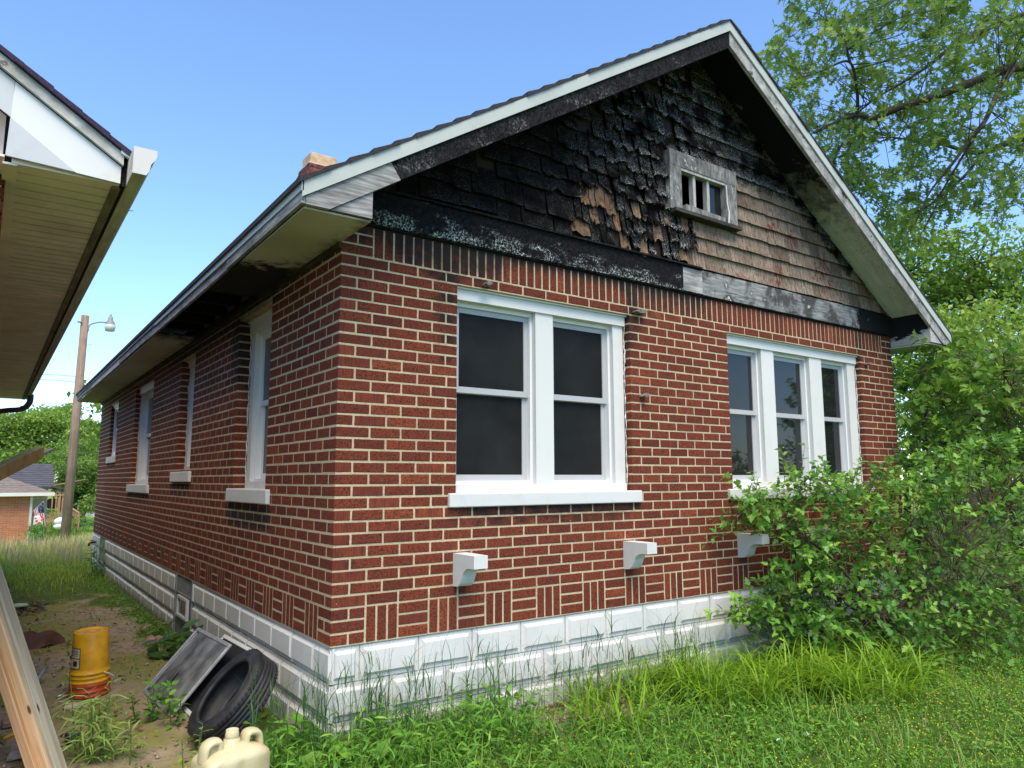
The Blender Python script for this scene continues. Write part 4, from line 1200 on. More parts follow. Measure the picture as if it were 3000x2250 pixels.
# ------------------------------------------------------------------ plants: generators
def T_(v, f): return np.array(v, float), np.array(f, int)
OVATE = T_([(0, 0, 0), (.25, .22, .05), (.25, -.22, .05), (.6, .2, .04), (.6, -.2, .04), (1, 0, -.08), (.25, 0, 0), (.6, 0, -.01)],
           [(0, 6, 1), (0, 2, 6), (6, 7, 3), (6, 3, 1), (6, 2, 4), (6, 4, 7), (7, 5, 3), (7, 4, 5)])
_h = [(0, .03), (.08, .26), (.32, .36), (.40, .17), (.60, .30), (.70, .15), (1, 0)]
MULB = T_([(0, 0, 0), (.40, 0, -.01), (.70, 0, -.03), (1, 0, -.10)] + [(x, y, .16 * y) for x, y in _h[1:6]] + [(x, -y, .16 * y) for x, y in _h[1:6]],
          [(0, 1, 4), (1, 5, 4), (1, 6, 5), (1, 2, 6), (2, 7, 6), (2, 8, 7), (2, 3, 8), (0, 9, 1), (1, 9, 10), (1, 10, 11), (1, 11, 2), (2, 11, 12), (2, 12, 13), (2, 13, 3)])
_b = [(0, .012), (.15, .05), (.33, .07), (.58, .08), (.80, .06), (1, .0)]
_lob = [((.15, .05), (.20, .25), (.33, .07)), ((.33, .07), (.52, .36), (.58, .08)), ((.58, .08), (.82, .28), (.80, .06))]
_ov, _of = [], []
for s in (1, -1):
    for a, b_ in zip(_b, _b[1:]):
        o = len(_ov); _ov += [(a[0], 0, 0), (b_[0], 0, 0), (b_[0], s * b_[1], .01), (a[0], s * a[1], .01)]; _of += [(o, o + 1, o + 2) if s > 0 else (o, o + 2, o + 1), (o, o + 2, o + 3) if s > 0 else (o, o + 3, o + 2)]
    for l in _lob:
        o = len(_ov); _ov += [(p[0], s * p[1], .03 if i == 1 else .01) for i, p in enumerate(l)]; _of += [(o, o + 1, o + 2)]
OAK = T_(_ov, _of)
CARD = T_([(0, 0, 0), (.45, .30, .06), (.45, -.30, .06), (1, 0, -.05)], [(0, 3, 1), (0, 2, 3)])
NARROW = T_([(0, 0, 0), (.3, .035, .10), (.3, -.035, .10), (.65, .03, .05), (.65, -.03, .05), (1, 0, -.25)], [(0, 2, 1), (1, 2, 4), (1, 4, 3), (3, 4, 5)])
LANCE = T_([(0, 0, 0), (.3, .075, .10), (.3, -.075, .10), (.65, .06, .06), (.65, -.06, .06), (1, 0, -.22)], [(0, 2, 1), (1, 2, 4), (1, 4, 3), (3, 4, 5)])

def unit(a): return a / np.maximum(1e-9, np.linalg.norm(a, axis=-1, keepdims=True))
def leaf_mesh(name, P, size, axis, up, T, tint):
    TV, TF = T; n = len(P)
    X = unit(axis); Y = np.cross(up, X); bad = np.linalg.norm(Y, axis=1) < 1e-3; Y[bad] = (1, 0, 0); Y = unit(Y); Z = np.cross(X, Y)
    V = P[:, None] + size[:, None, None] * (TV[None, :, 0:1] * X[:, None] + TV[None, :, 1:2] * Y[:, None] + TV[None, :, 2:3] * Z[:, None])
    F = TF[None] + (np.arange(n) * len(TV))[:, None, None]
    return np_mesh(name, V.reshape(-1, 3), F.reshape(-1, 3), {'tint': np.repeat(tint, len(TV))})
def blades(name, base, h, wid, az, bend, tint, seg=4):
    """arching tapered grass blades"""
    n = len(base); t = np.linspace(0, 1, seg + 1)
    d = np.stack([np.cos(az), np.sin(az), np.zeros(n)], -1); s = np.stack([-np.sin(az), np.cos(az), np.zeros(n)], -1)
    hor = bend[:, None] * h[:, None] * (t[None] ** 2); ver = h[:, None] * (t[None] - .5 * np.clip(bend, 0, 1.6)[:, None] * t[None] ** 2.6)
    C = base[:, None] + d[:, None] * hor[..., None]; C[..., 2] += ver
    wv = wid[:, None] * (1 - t[None] ** 1.8 * .97) * .5
    Lf = C - s[:, None] * wv[..., None]; Rt = C + s[:, None] * wv[..., None]
    V = np.stack([Lf, Rt], 2).reshape(n, -1, 3)
    f = np.array([(2 * i, 2 * i + 1, 2 * i + 3, 2 * i + 2) for i in range(seg)])
    F = (f[None] + (np.arange(n) * 2 * (seg + 1))[:, None, None]).reshape(-1, 4)
    return np_mesh(name, V.reshape(-1, 3), F, {'tint': np.repeat(tint, 2 * (seg + 1))})
def m_leaf(name, stops, trans=.35, rough=.5, tcol=None):
    b = NB(name, rough, .35)
    c = b.ramp(b.attr('tint'), stops)
    c = b.mix(b.mr(b.noise(40, 3), .35, .7, 0, .3), c, b.mix(.5, c, (.02, .03, .005)))
    b.col(c)
    tr = b.n('BsdfTranslucent'); b.t.links.new(b.mix(.5, c, tcol or (.28, .48, .05)), tr.inputs['Color'])
    mx_ = b.n('MixShader'); mx_.inputs[0].default_value = trans
    out = b.t.nodes['Material Output']
    b.t.links.new(b.b.outputs[0], mx_.inputs[1]); b.t.links.new(tr.outputs[0], mx_.inputs[2]); b.t.links.new(mx_.outputs[0], out.inputs['Surface'])
    return b.done()
def rnd(a, b_, n=None): return RNG.uniform(a, b_, n)
def in_poly(px, py, poly):
    ins = np.zeros(len(px), bool); j = len(poly) - 1
    for i in range(len(poly)):
        xi, yi = poly[i]; xj, yj = poly[j]
        c = ((yi > py) != (yj > py)) & (px < (xj - xi) * (py - yi) / (yj - yi + 1e-12) + xi); ins ^= c; j = i
    return ins
def poly_sample(poly, n):
    p = np.array(poly, float); lo, hi = p.min(0), p.max(0); out = np.zeros((0, 2))
    while len(out) < n:
        q = RNG.uniform(lo, hi, (n * 3, 2)); out = np.concatenate([out, q[in_poly(q[:, 0], q[:, 1], poly)]])
    return out[:n]
def np_ray(uv):
    u = (uv[:, 0] - 1500) / FPX; v = (uv[:, 1] - 1125) / FPX
    return u[:, None] * np.array(CR) - v[:, None] * np.array(CU) + np.array(CF)
NCAM = np.array(CAM)

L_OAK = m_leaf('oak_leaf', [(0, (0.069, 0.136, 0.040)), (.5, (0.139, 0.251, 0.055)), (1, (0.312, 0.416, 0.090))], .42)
L_MUL = m_leaf('shrub_leaf', [(0, (0.042, 0.124, 0.025)), (.5, (0.099, 0.267, 0.041)), (1, (0.270, 0.491, 0.072))], .32, .42)
L_SAP = m_leaf('sapling_leaf', [(0, (0.060, 0.144, 0.025)), (.5, (0.127, 0.271, 0.034)), (1, (0.272, 0.440, 0.054))], .40, .45)
L_MAP = m_leaf('far_leaf', [(0, (0.072, 0.142, 0.029)), (.5, (0.176, 0.302, 0.045)), (1, (0.370, 0.484, 0.081))], .38)
L_GRS = m_leaf('grass_blade', [(0, (0.055, 0.144, 0.019)), (.5, (0.134, 0.289, 0.028)), (1, (0.315, 0.458, 0.077))], .30)
L_LIL = m_leaf('lily_blade', [(0, (0.100, 0.230, 0.010)), (.5, (0.189, 0.345, 0.014)), (1, (0.299, 0.461, 0.030))], .30)
L_CLO = m_leaf('clover_leaf', [(0, (0.059, 0.184, 0.024)), (.5, (0.127, 0.313, 0.031)), (1, (0.253, 0.461, 0.043))], .30)
L_DRK = m_leaf('dark_broad_leaf', [(0, (0.031, 0.085, 0.028)), (.5, (0.061, 0.147, 0.037)), (1, (0.122, 0.232, 0.046))], .25, .4)
L_WEED = m_leaf('pale_weed_leaf', [(0, (.14, .25, .05)), (.5, (.26, .39, .08)), (1, (.40, .52, .16))], .4)
L_MEA = m_leaf('meadow_blade', [(0, (0.179, 0.316, 0.026)), (.5, (0.359, 0.517, 0.053)), (1, (0.628, 0.661, 0.158))], .45)
BARK = m_wood('bark', (.045, .034, .026), (.125, .10, .075), (30, 30, 30), .3)
TWIG = m_wood('twig', (.07, .045, .03), (.16, .11, .07), (40, 40, 40), .2)

def tube_multi(list_of, name, mat, parent, n=6, single=False):
    if single or name in ('stem', 'limb') and len(list_of) < 16:
        for pts, rad in list_of: MB().tube(pts, rad, n, cap=False).build(name, mat, parent, True)
        return
    m = MB()
    for pts, rad in list_of: m.tube(pts, rad, n, cap=False)
    return m.build(name, mat, parent, True)

def shoots(origins, dirs, length, nleaf, size, T, name, mat, parent, droop=.25, tint_m=.5, tint_s=.22, twigr=.0025, twig=True, spread=.9):
    """leafy shoots: a thin stem with alternate leaves"""
    n = len(origins); k = nleaf
    t = (np.arange(k) + .5) / k
    dirs = unit(dirs)
    side0 = unit(np.cross(dirs, RNG.normal(size=(n, 3)))); side1 = np.cross(dirs, side0)
    P = origins[:, None] + dirs[:, None] * (length[:, None] * t[None])[..., None]
    P[..., 2] -= droop * length[:, None] * t[None] ** 2
    ang = np.arange(k)[None] * 2.4 + rnd(0, 6, n)[:, None]
    sd = np.cos(ang)[..., None] * side0[:, None] + np.sin(ang)[..., None] * side1[:, None]
    ax = unit(sd * spread + dirs[:, None] * .6 + RNG.normal(0, .25, (n, k, 3))); ax[..., 2] -= .28
    up = np.array([0, 0, 1.])[None, None] + RNG.normal(0, .45, (n, k, 3))
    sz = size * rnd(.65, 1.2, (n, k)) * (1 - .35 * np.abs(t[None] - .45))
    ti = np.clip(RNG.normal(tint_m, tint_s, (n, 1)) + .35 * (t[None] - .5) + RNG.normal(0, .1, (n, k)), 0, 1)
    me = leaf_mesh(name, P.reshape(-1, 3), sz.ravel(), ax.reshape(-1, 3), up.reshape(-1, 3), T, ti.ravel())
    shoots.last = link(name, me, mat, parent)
    if twig:
        tl = []
        for i in range(n):
            tl.append(([Vector(origins[i]), Vector(P[i, k // 2]), Vector(P[i, -1])], [twigr, twigr * .8, twigr * .4]))
        return tl
    return []

def connect(limbs, targets, wob=.06, r0=.007, r1=.003):
    """twigs from the nearest limb sample to each target"""
    L = np.array([list(p) for l in limbs for p in l[0]]); R_ = np.array([r for l in limbs for r in l[1]])
    out = []
    for tpt in targets:
        d = np.linalg.norm(L - tpt, axis=1) + 0.0; i = int(np.argmin(d + RNG.uniform(0, .25, len(d))))
        a = L[i]; mid = (a + tpt) / 2 + RNG.normal(0, wob, 3); mid[2] += .05 * d[i]
        out.append(([Vector(a), Vector(mid), Vector(tpt)], [min(r0, R_[i] * .7), (r0 + r1) / 2 * .8, r1]))
    return out

# ------------------------------------------------------------------ oak reaching in from the right
oak = empty('oak_tree', (9.9, -2.6, -.56)); tag(oak, 'large oak with lobed leaves arching over the roof at right', 'tree')
def pxl(pts): return [atd(u, v, d) for u, v, d in pts]
TR = [Vector((9.9, -2.6, -.6)), Vector((9.95, -2.55, 1.5)), Vector((9.8, -2.5, 3.2)), Vector((10.0, -2.4, 5.2)), Vector((9.9, -2.2, 8.5)), Vector((9.6, -1.8, 11))]
limbs = []
def limb(pts, r0, r1):
    pp = bezier_pts(pts, 6); n = len(pp)
    limbs.append((pp, [r0 + (r1 - r0) * (i / (n - 1)) ** .8 for i in range(n)]))
limb([TR[2]] + pxl([(3350, 180, 11.6), (3000, 194, 11.0), (2881, 230, 10.7), (2746, 280, 10.5), (2633, 316, 10.3), (2556, 348, 10.2), (2511, 337, 10.1), (2443, 362, 10.0), (2384, 389, 9.9)]), .075, .018)
limb([TR[3]] + pxl([(3400, -40, 12.2), (3000, 43, 11.8), (2881, 90, 11.6), (2791, 136, 11.4), (2723, 190, 11.2), (2655, 235, 11.0), (2565, 289, 10.8), (2490, 350, 10.6)]), .05, .008)
limb([limbs[0][0][13]] + pxl([(2927, 262, 10.4), (2886, 353, 10.0), (2836, 416, 9.8), (2791, 479, 9.6), (2723, 565, 9.5), (2680, 660, 9.4)]), .038, .006)
limb([limbs[2][0][14]] + pxl([(2760, 560, 9.8), (2735, 620, 9.7), (2690, 700, 9.6)]), .016, .005)
limb([TR[2]] + pxl([(3300, 430, 12.5), (3000, 405, 12.4), (2949, 420, 12.3), (2881, 447, 12.2), (2814, 438, 12.1), (2746, 420, 12.0), (2610, 402, 11.8)]), .07, .012)
limb(pxl([(2511, 337, 10.1), (2511, 271, 10.0), (2488, 181, 9.9), (2407, 208, 9.9), (2325, 235, 9.9)]), .024, .006)
limb(pxl([(2488, 181, 9.9), (2470, 110, 9.8), (2400, 40, 9.8)]), .014, .005)
limb(pxl([(2502, 350, 10.1), (2475, 407, 9.9), (2443, 479, 9.8), (2480, 560, 9.8)]), .020, .005)
limb(pxl([(2746, 100, 11.4), (2760, 40, 11.3), (2700, -30, 11.2)]), .03, .008)
limb(pxl([(2881, 447, 12.2), (2800, 540, 12.0), (2650, 640, 11.8), (2560, 590, 11.7)]), .025, .006)
limb([TR[4]] + pxl([(3200, -500, 12.5), (2900, -400, 12.0), (2650, -250, 11.5)]), .08, .015)
MB().tube(bezier_pts(TR, 5), [.30 - .20 * i / 25 for i in range(26)], 14, cap=False).build('trunk', BARK, oak, True)
tube_multi(limbs, 'limb', BARK, oak, 8)
POLY = [(2300, -40), (3000, -40), (3000, 540), (2985, 640), (2930, 655), (2905, 500), (2862, 470), (2838, 600), (2790, 690), (2640, 740), (2540, 640), (2470, 560), (2385, 430), (2310, 300), (2236, 200), (2262, 130), (2300, 60)]
uv = poly_sample(POLY, 440)
_keep = ~(((uv[:, 0] > 2560) & (uv[:, 0] < 2640) & (uv[:, 1] > 400) & (uv[:, 1] < 470)) | ((uv[:, 0] > 2380) & (uv[:, 0] < 2480) & (uv[:, 1] > 215) & (uv[:, 1] < 290)) | ((uv[:, 0] > 2600) & (uv[:, 0] < 2700) & (uv[:, 1] > 60) & (uv[:, 1] < 110)))
uv = uv[_keep]
ctr = NCAM + unit(np_ray(uv)) * rnd(9.4, 12.6, len(uv))[:, None]
uv2 = np.concatenate([poly_sample([(3000, -600), (3700, -600), (3700, 620), (3000, 600)], 170), poly_sample([(2300, -600), (3000, -600), (3000, -50), (2300, -50)], 110)])
ctr2 = NCAM + unit(np_ray(uv2)) * rnd(9.8, 13.5, len(uv2))[:, None]
call = np.concatenate([ctr, ctr2])
tw = connect(limbs, call[::2], .10, .007, .0025)
dr = RNG.normal(size=(len(call), 3)); dr[:, 2] -= .1; dr = unit(dr)
sub_o = []; sub_d = []
for i in range(len(call)):
    for k in range(3):
        dd = dr[i] + RNG.normal(0, .8, 3); sub_o.append(call[i] + RNG.normal(0, .05, 3)); sub_d.append(dd)
sub_o = np.array(sub_o); sub_d = np.array(sub_d)
tw += shoots(sub_o, sub_d, rnd(.15, .34, len(sub_o)), 6, .128, OAK, 'crown', L_OAK, oak, droop=.3, tint_m=.58, tint_s=.25, twigr=.003, spread=.8)
tube_multi(tw, 'twigs', BARK, oak, 4)

# ------------------------------------------------------------------ mulberry shrub in front of the right window
shrub = empty('shrub', (4.5, -.7, -.56)); tag(shrub, 'sprawling green mulberry shrub in front of the right window', 'shrub')
SP = [(2140, 1520), (2230, 1440), (2330, 1400), (2450, 1420), (2560, 1400), (2680, 1350), (2800, 1310), (3000, 1290), (3150, 1290), (3150, 2080), (2960, 2080), (2850, 2030), (2650, 1990), (2500, 1990), (2350, 1880), (2200, 1850), (2120, 1790), (2240, 1730), (2330, 1660), (2290, 1590), (2150, 1560)]
uv = np.concatenate([poly_sample(SP, 1900), poly_sample([(2330, 1830), (2500, 1800), (3100, 1800), (3100, 2060), (2900, 2040), (2650, 1990), (2480, 1985), (2340, 1900)], 230)])
yf = -.12 - rnd(0, 1, len(uv)) * np.clip((uv[:, 0] - 2080) / 900, .08, 1.2) * 1.45
ray_ = np_ray(uv); ctr = NCAM + ray_ * ((yf - NCAM[1]) / ray_[:, 1])[:, None]
ctr = ctr[ctr[:, 2] > -.52]
base = np.array([4.75, -.62, -.55])
stems = []
for k in range(15):
    a = rnd(0, 2 * math.pi); b0 = base + np.array([rnd(-.35, .5), rnd(-.25, .25), 0])
    tip = ctr[RNG.integers(len(ctr))] if k > 4 else ctr[np.argsort(ctr[:, 0])[RNG.integers(40)]]
    m1 = b0 * .6 + tip * .4 + np.array([0, 0, .35]); 
    stems.append((bezier_pts([b0, m1, tip * .8 + m1 * .2 + np.array([0, 0, .08]), tip], 6), [.017 - .014 * i / 18 for i in range(19)]))
tube_multi(stems, 'stem', TWIG, shrub, 7)
dr = ctr - (base + np.array([0, .3, -.2])); dr = unit(dr) + RNG.normal(0, .55, ctr.shape); dr[:, 2] += .12; dr[:, 1] -= .15
tl = connect(stems, ctr[::2], .06, .006, .0025)
tl += shoots(ctr, dr, rnd(.16, .38, len(ctr)), 8, .070, MULB, 'foliage', L_MUL, shrub, droop=.35, tint_m=.58, tint_s=.24, twigr=.0022, spread=.85)
# a few long shoots rising in front of the panes
lo_uv = np.array([(2300, 1420), (2345, 1400), (2330, 1440), (2180, 1440), (2400, 1430), (2510, 1400), (2420, 1400)], float)
ry = np_ray(lo_uv); lo = NCAM + ry * ((-.35 - NCAM[1]) / ry[:, 1])[:, None]
ld = np.array([(-.05, 0, 1), (.3, 0, 1), (-.3, 0, .9), (-.8, 0, .5), (.2, -.1, .7), (.2, 0, .6), (-.2, 0, .8)], float)
tl += shoots(lo, ld, np.array([.36, .34, .30, .3, .24, .2, .22]), 9, .075, MULB, 'foliage', L_MUL, shrub, droop=.1, tint_m=.7, tint_s=.1, spread=.9)
tube_multi(tl, 'twigs', TWIG, shrub, 4)

# ------------------------------------------------------------------ young saplings beyond the right corner
def sapling(label, basept, poly, dist, n, leaf, T, mat, seed_t, group):
    t = empty('sapling', basept); tag(t, label, 'tree', group)
    uv = poly_sample(poly, n); c = NCAM + unit(np_ray(uv)) * rnd(dist[0], dist[1], n)[:, None]
    c = c[c[:, 2] > -.4]
    tops = c[np.argsort(-c[:, 2])[:12]]
    st = []
    for k in range(5):
        tip = tops[RNG.integers(len(tops))]; b0 = np.array(basept) + np.array([rnd(-.4, .4), rnd(-.4, .4), -.05])
        st.append((bezier_pts([b0, b0 * .5 + tip * .5 + RNG.normal(0, .12, 3), tip], 8), [.030 - .024 * i / 16 for i in range(17)]))
    tube_multi(st, 'stem', TWIG, t, 7)
    d = RNG.normal(0, .6, c.shape); d[:, 2] += .45
    tl = connect(st, c[::2], .08, .008, .003)
    tl += shoots(c, d, rnd(.2, .42, len(c)), 8, leaf, T, 'foliage', mat, t, droop=.3, tint_m=seed_t, tint_s=.22)
    tube_multi(tl, 'twigs', TWIG, t, 4)
sapling('leafy sapling rising directly behind the right house corner', (7.7, .9, -.5), [(2640, 1090), (2690, 1010), (2760, 1000), (2860, 1060), (2870, 1420), (2660, 1430)], (8.6, 10.2), 260, .10, MULB, L_SAP, .55, 'saplings right of the house')
sapling('broad leafy sapling at the right edge above the shrub', (8.6, -.4, -.5), [(2820, 1080), (2900, 1020), (3000, 1050), (3200, 1050), (3200, 1400), (2830, 1400)], (8.8, 10.6), 300, .10, MULB, L_SAP, .48, 'saplings right of the house')

# ------------------------------------------------------------------ background trees (leaf masses with trunk and limbs)
def big_tree(label, base, blobs, n, leaf, mat, tm, group=None, trunk_r=.25, name='tree', T=CARD, scatter=.55, ncl=None):
    """blobs: (centre, radii) ellipsoids that make up the crown"""
    t = empty(name, base); tag(t, label, 'tree', group)
    base = np.array(base, float)
    top = np.mean([b_[0] for b_ in blobs], axis=0)
    tr = [Vector(base - np.array([0, 0, .3])), Vector(base * .6 + top * .4 + RNG.normal(0, .2, 3)), Vector(top)]
    MB().tube(bezier_pts(tr, 6), [trunk_r * (1 - .7 * i / 12) for i in range(13)], 9, cap=False).build('trunk', BARK, t, True)
    limbs_ = []; P = []; TI = []
    for c, r in blobs:
        c = np.array(c); r = np.array(r)
        limbs_.append(([Vector(base * .45 + top * .55), Vector((base * .2 + top * .3 + c * .5)), Vector(c)], [trunk_r * .45, trunk_r * .3, trunk_r * .1]))
        vol = r.prod() ** (1 / 3)
        k = ncl or max(12, int(34 * min(1.6, vol)))
        dirs = unit(RNG.normal(size=(k, 3))); rad = rnd(.45, 1.05, k) ** .6
        cl = c + dirs * r * rad[:, None]
        for q in cl[::4]: limbs_.append(([Vector(c), Vector((c + q) / 2 + RNG.normal(0, .1 * vol, 3)), Vector(q)], [trunk_r * .1, trunk_r * .07, trunk_r * .03]))
        m = max(6, int(n * vol ** 2 / sum(np.prod(b_[1]) ** (2 / 3) for b_ in blobs) / k))
        pts = cl[:, None] + RNG.normal(0, 1, (k, m, 3)) * vol * scatter * .42 * np.array([1, 1, .6])
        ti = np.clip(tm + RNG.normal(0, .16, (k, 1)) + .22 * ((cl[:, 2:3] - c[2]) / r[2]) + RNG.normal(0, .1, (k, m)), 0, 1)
        P.append(pts.reshape(-1, 3)); TI.append(ti.ravel())
    P = np.concatenate(P); TI = np.concatenate(TI); k = len(P)
    ax = unit(RNG.normal(size=(k, 3)) + np.array([0, 0, -.3])); up = np.array([0, 0, 1.]) + RNG.normal(0, .6, (k, 3))
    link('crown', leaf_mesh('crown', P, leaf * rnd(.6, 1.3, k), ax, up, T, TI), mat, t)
    tube_multi(limbs_, 'limb', BARK, t, 6)
    return t
def pd(u, v, d): return list(atd(u, v, d))
def lowered(bl, dv=34, k=.68): return [(list(Vector(c) - Vector((0, 0, dv * 60 / 2500))), tuple(q * k for q in r)) for c, r in bl]
def below(u, v, d):
    p = atd(u, v, d); return [p.x, p.y, float(terrain(p.x, p.y))]
GR = 'background trees right of the house'
big_tree('bright maple showing its limbs behind the right eave', below(2780, 1000, 24), [(pd(2660, 800, 24), (1.4, 1.4, 1.2)), (pd(2760, 830, 25), (1.3, 1.4, 1.1)), (pd(2860, 770, 24), (1.2, 1.3, 1.1)), (pd(2950, 850, 25), (1.5, 1.5, 1.1)), (pd(2700, 900, 24), (1.0, 1.2, .8)), (pd(2880, 900, 26), (1.3, 1.4, .7)), (pd(2600, 730, 24), (1.0, 1.1, .9)), (pd(3080, 850, 25), (1.6, 1.5, 1.4))], 11000, .17, L_MAP, .55, GR, .20, scatter=.6)
big_tree('yellow green tree low behind the right eave tip', below(2900, 1100, 20), [(pd(2760, 1010, 20), (1.0, 1.2, .8)), (pd(2880, 1000, 20), (1.2, 1.2, .7)), (pd(2990, 960, 21), (1.2, 1.2, .9)), (pd(2820, 1090, 19), (1.1, 1.2, .8)), (pd(2950, 1100, 20), (1.3, 1.2, .9)), (pd(2690, 1080, 20), (.7, 1.0, .9))], 9000, .14, L_MAP, .62, GR, .14, scatter=.6)
big_tree('dense green tree filling the gap low at the right', below(2900, 1250, 30), [(pd(2700, 1200, 30), (2.6, 2, 2.2)), (pd(2850, 1180, 31), (2.6, 2, 2.2)), (pd(3000, 1200, 30), (2.8, 2, 2.4)), (pd(2760, 1330, 30), (2.6, 2, 2)), (pd(2950, 1340, 30), (2.8, 2, 2)), (pd(3150, 1250, 30), (2.8, 2, 2.4))], 16000, .20, L_MAP, .40, GR, .3)
GL = 'background trees left of the utility pole'
tl1 = big_tree('broad shade tree behind the orange brick house', below(40, 1450, 66), lowered([(pd(20, 1265, 66), (3.2, 3, 2.0)), (pd(90, 1225, 66), (3.0, 3, 1.9)), (pd(150, 1215, 68), (2.6, 3, 1.8)), (pd(60, 1330, 64), (3.6, 3, 1.8)), (pd(140, 1310, 66), (2.8, 3, 2.0)), (pd(-60, 1240, 66), (3.2, 3, 2.4)), (pd(20, 1200, 67), (2.2, 2, 1.0))]), 26000, .26, L_MAP, .42, 'background trees behind the far houses', .4)
big_tree('taller airy tree just behind the utility pole', below(200, 1470, 78), lowered([(pd(170, 1205, 78), (1.7, 2, 1.5)), (pd(200, 1185, 79), (1.4, 2, 1.2)), (pd(225, 1240, 78), (2.0, 2, 1.6)), (pd(185, 1260, 78), (2.4, 2, 1.6)), (pd(265, 1230, 80), (1.6, 2, 1.3))]), 12000, .22, L_MAP, .5, 'background trees behind the far houses', .3, scatter=.5)
big_tree('yellow green tree between utility pole and brick wall', below(250, 1480, 58), lowered([(pd(240, 1255, 58), (1.2, 1.4, 1.2)), (pd(272, 1290, 58), (1.2, 1.4, 1.3)), (pd(235, 1330, 58), (1.2, 1.4, 1.0))]), 9000, .18, L_MAP, .85, 'background trees behind the far houses', .2)
big_tree('dark green tree low beside the far brick wall edge', below(235, 1490, 52), [(pd(230, 1380, 52), (1.4, 1.4, 1.3)), (pd(262, 1400, 52), (1.4, 1.4, 1.3)), (pd(215, 1430, 53), (1.2, 1.4, .8)), (pd(280, 1370, 54), (1.4, 1.4, 1.2)), (pd(250, 1330, 55), (1.6, 1.4, 1.0)), (pd(262, 1475, 47), (.5, .8, .5))], 12000, .18, L_MAP, .30, 'background trees behind the far houses', .25)
# trees across the street behind the viewer, mirrored in the panes
def copy_tree(src, loc, label):
    r = src.copy(); COL.objects.link(r); d = Vector(loc) - src.location; r.location = Vector(loc); r['label'] = label; r['group'] = 'trees across the street mirrored in the panes'
    for c in [o for o in COL.objects if o.parent == src]:
        k = c.copy(); COL.objects.link(k); k.parent = r
    return r
copy_tree(tl1, (18, -28, -.6), 'shade tree mirrored in the leftmost pane of the triple window')
copy_tree(tl1, (33, -26, -.6), 'shade tree mirrored in the middle pane of the triple window')
copy_tree(tl1, (6, -34, -.6), 'shade tree mirrored faintly in the double window')

# ------------------------------------------------------------------ lawn, weeds and ground cover
def scatter(n, x0, x1, y0, y1, cond=None):
    x = rnd(x0, x1, n); y = rnd(y0, y1, n)
    ok = ~((x > -.012) & (x < W_ + .02) & (y > -.02) & (y < D_))
    if cond is not None: ok &= cond(x, y)
    x, y = x[ok], y[ok]; return np.stack([x, y, terrain(x, y) - .006], -1)
lawn_in = lambda x, y: (RNG.random(len(x)) > dirtmask(x, y) * .93)
def yard(x, y): return lawn_in(x, y) & (y < .35 * 0 - .0 + .02 * 0 + np.where(x > -.5, 0.0, -.2))
# front lawn
B = scatter(52000, -1.3, 7.5, -3.4, 0, yard); n = len(B)
clump = (snoise(B[:, 0] * 2.1, B[:, 1] * 2.3) + 1) / 2
tall = np.clip(1 - (B[:, 0] - .3) / 2.6, .2, 1) * (.6 + .8 * clump)
h = rnd(.04, .14, n) * (.55 + .8 * tall)
tag(link('grass', blades('grass', B, h, rnd(.0022, .0060, n), rnd(0, 6.28, n), rnd(.1, 1.1, n), np.clip(RNG.normal(.42, .2, n) + .15 * (clump - .5), 0, 1), 3), L_GRS), 'rough green grass of the front lawn', 'grass', kind='stuff')
# clover-like medick carpet with yellow flower heads
def carpet(N, x0, x1, y0, y1, cond, name, label, mat, size, hmax, tm):
    B = scatter(N, x0, x1, y0, y1, cond); n = len(B)
    cl = (snoise(B[:, 0] * 4.1, B[:, 1] * 3.7) + 1) / 2
    B[:, 2] += rnd(.01, 1, n) * hmax * (.35 + cl)
    ax = RNG.normal(size=(n, 3)); ax[:, 2] *= .35
    me = leaf_mesh(name, B, size * rnd(.6, 1.3, n), unit(ax), np.array([0, 0, 1.]) + RNG.normal(0, .35, (n, 3)), OVATE, np.clip(RNG.normal(tm, .2, n) + .4 * (cl - .5), 0, 1))
    tag(link(name, me, mat), label, 'ground cover', kind='stuff'); return B
car = carpet(60000, .2, 6.5, -3.4, -.35, lambda x, y: (x - .6 > -y * .25) & lawn_in(x, y) & (RNG.random(len(x)) < np.clip(.25 + .5 * (-y - .4) + .25 * (x - 1), 0, 1)), 'medick_carpet', 'low clover like carpet with yellow heads at lower right', L_CLO, .022, .10, .5)
wd2 = carpet(15000, -.9, 2.6, -1.6, -.02, lambda x, y: lawn_in(x, y) & (RNG.random(len(x)) < .8), 'leafy_weeds', 'small leafy weeds along the front foundation', L_CLO, .035, .12, .35)
sp_ = carpet(15000, -1.5, -.02, -.3, 9.5, lambda x, y: (RNG.random(len(x)) < np.clip(.10 + .9 * (x > -.33 + .08 * np.sin(y * 3)) * (y > 2.0) + .25 * (snoise(x * 2.1 + 4, y * 1.7) > .35), 0, 1)), 'path_weeds', 'sparse low weeds on the dirt path', L_CLO, .030, .05, .45)
nf = 4200; i = RNG.integers(0, len(car), nf); FP = car[i] + np.stack([rnd(-.01, .01, nf), rnd(-.01, .01, nf), rnd(.005, .03, nf)], -1)
FT = T_([(-.5, 0, 0), (.5, 0, 0), (0, -.5, 0), (0, .5, 0), (0, 0, -.5), (0, 0, .5)], [(0, 2, 5), (2, 1, 5), (1, 3, 5), (3, 0, 5), (2, 0, 4), (1, 2, 4), (3, 1, 4), (0, 3, 4)])
tag(link('yellow_flowers', leaf_mesh('yellow_flowers', FP, rnd(.006, .011, nf), RNG.normal(size=(nf, 3)), RNG.normal(size=(nf, 3)), FT, rnd(0, 1, nf)), plain('yellow_flower', (.72, .62, .03), .6, .1)), 'tiny yellow flower heads dotted over the clover carpet', 'flowers', kind='stuff')
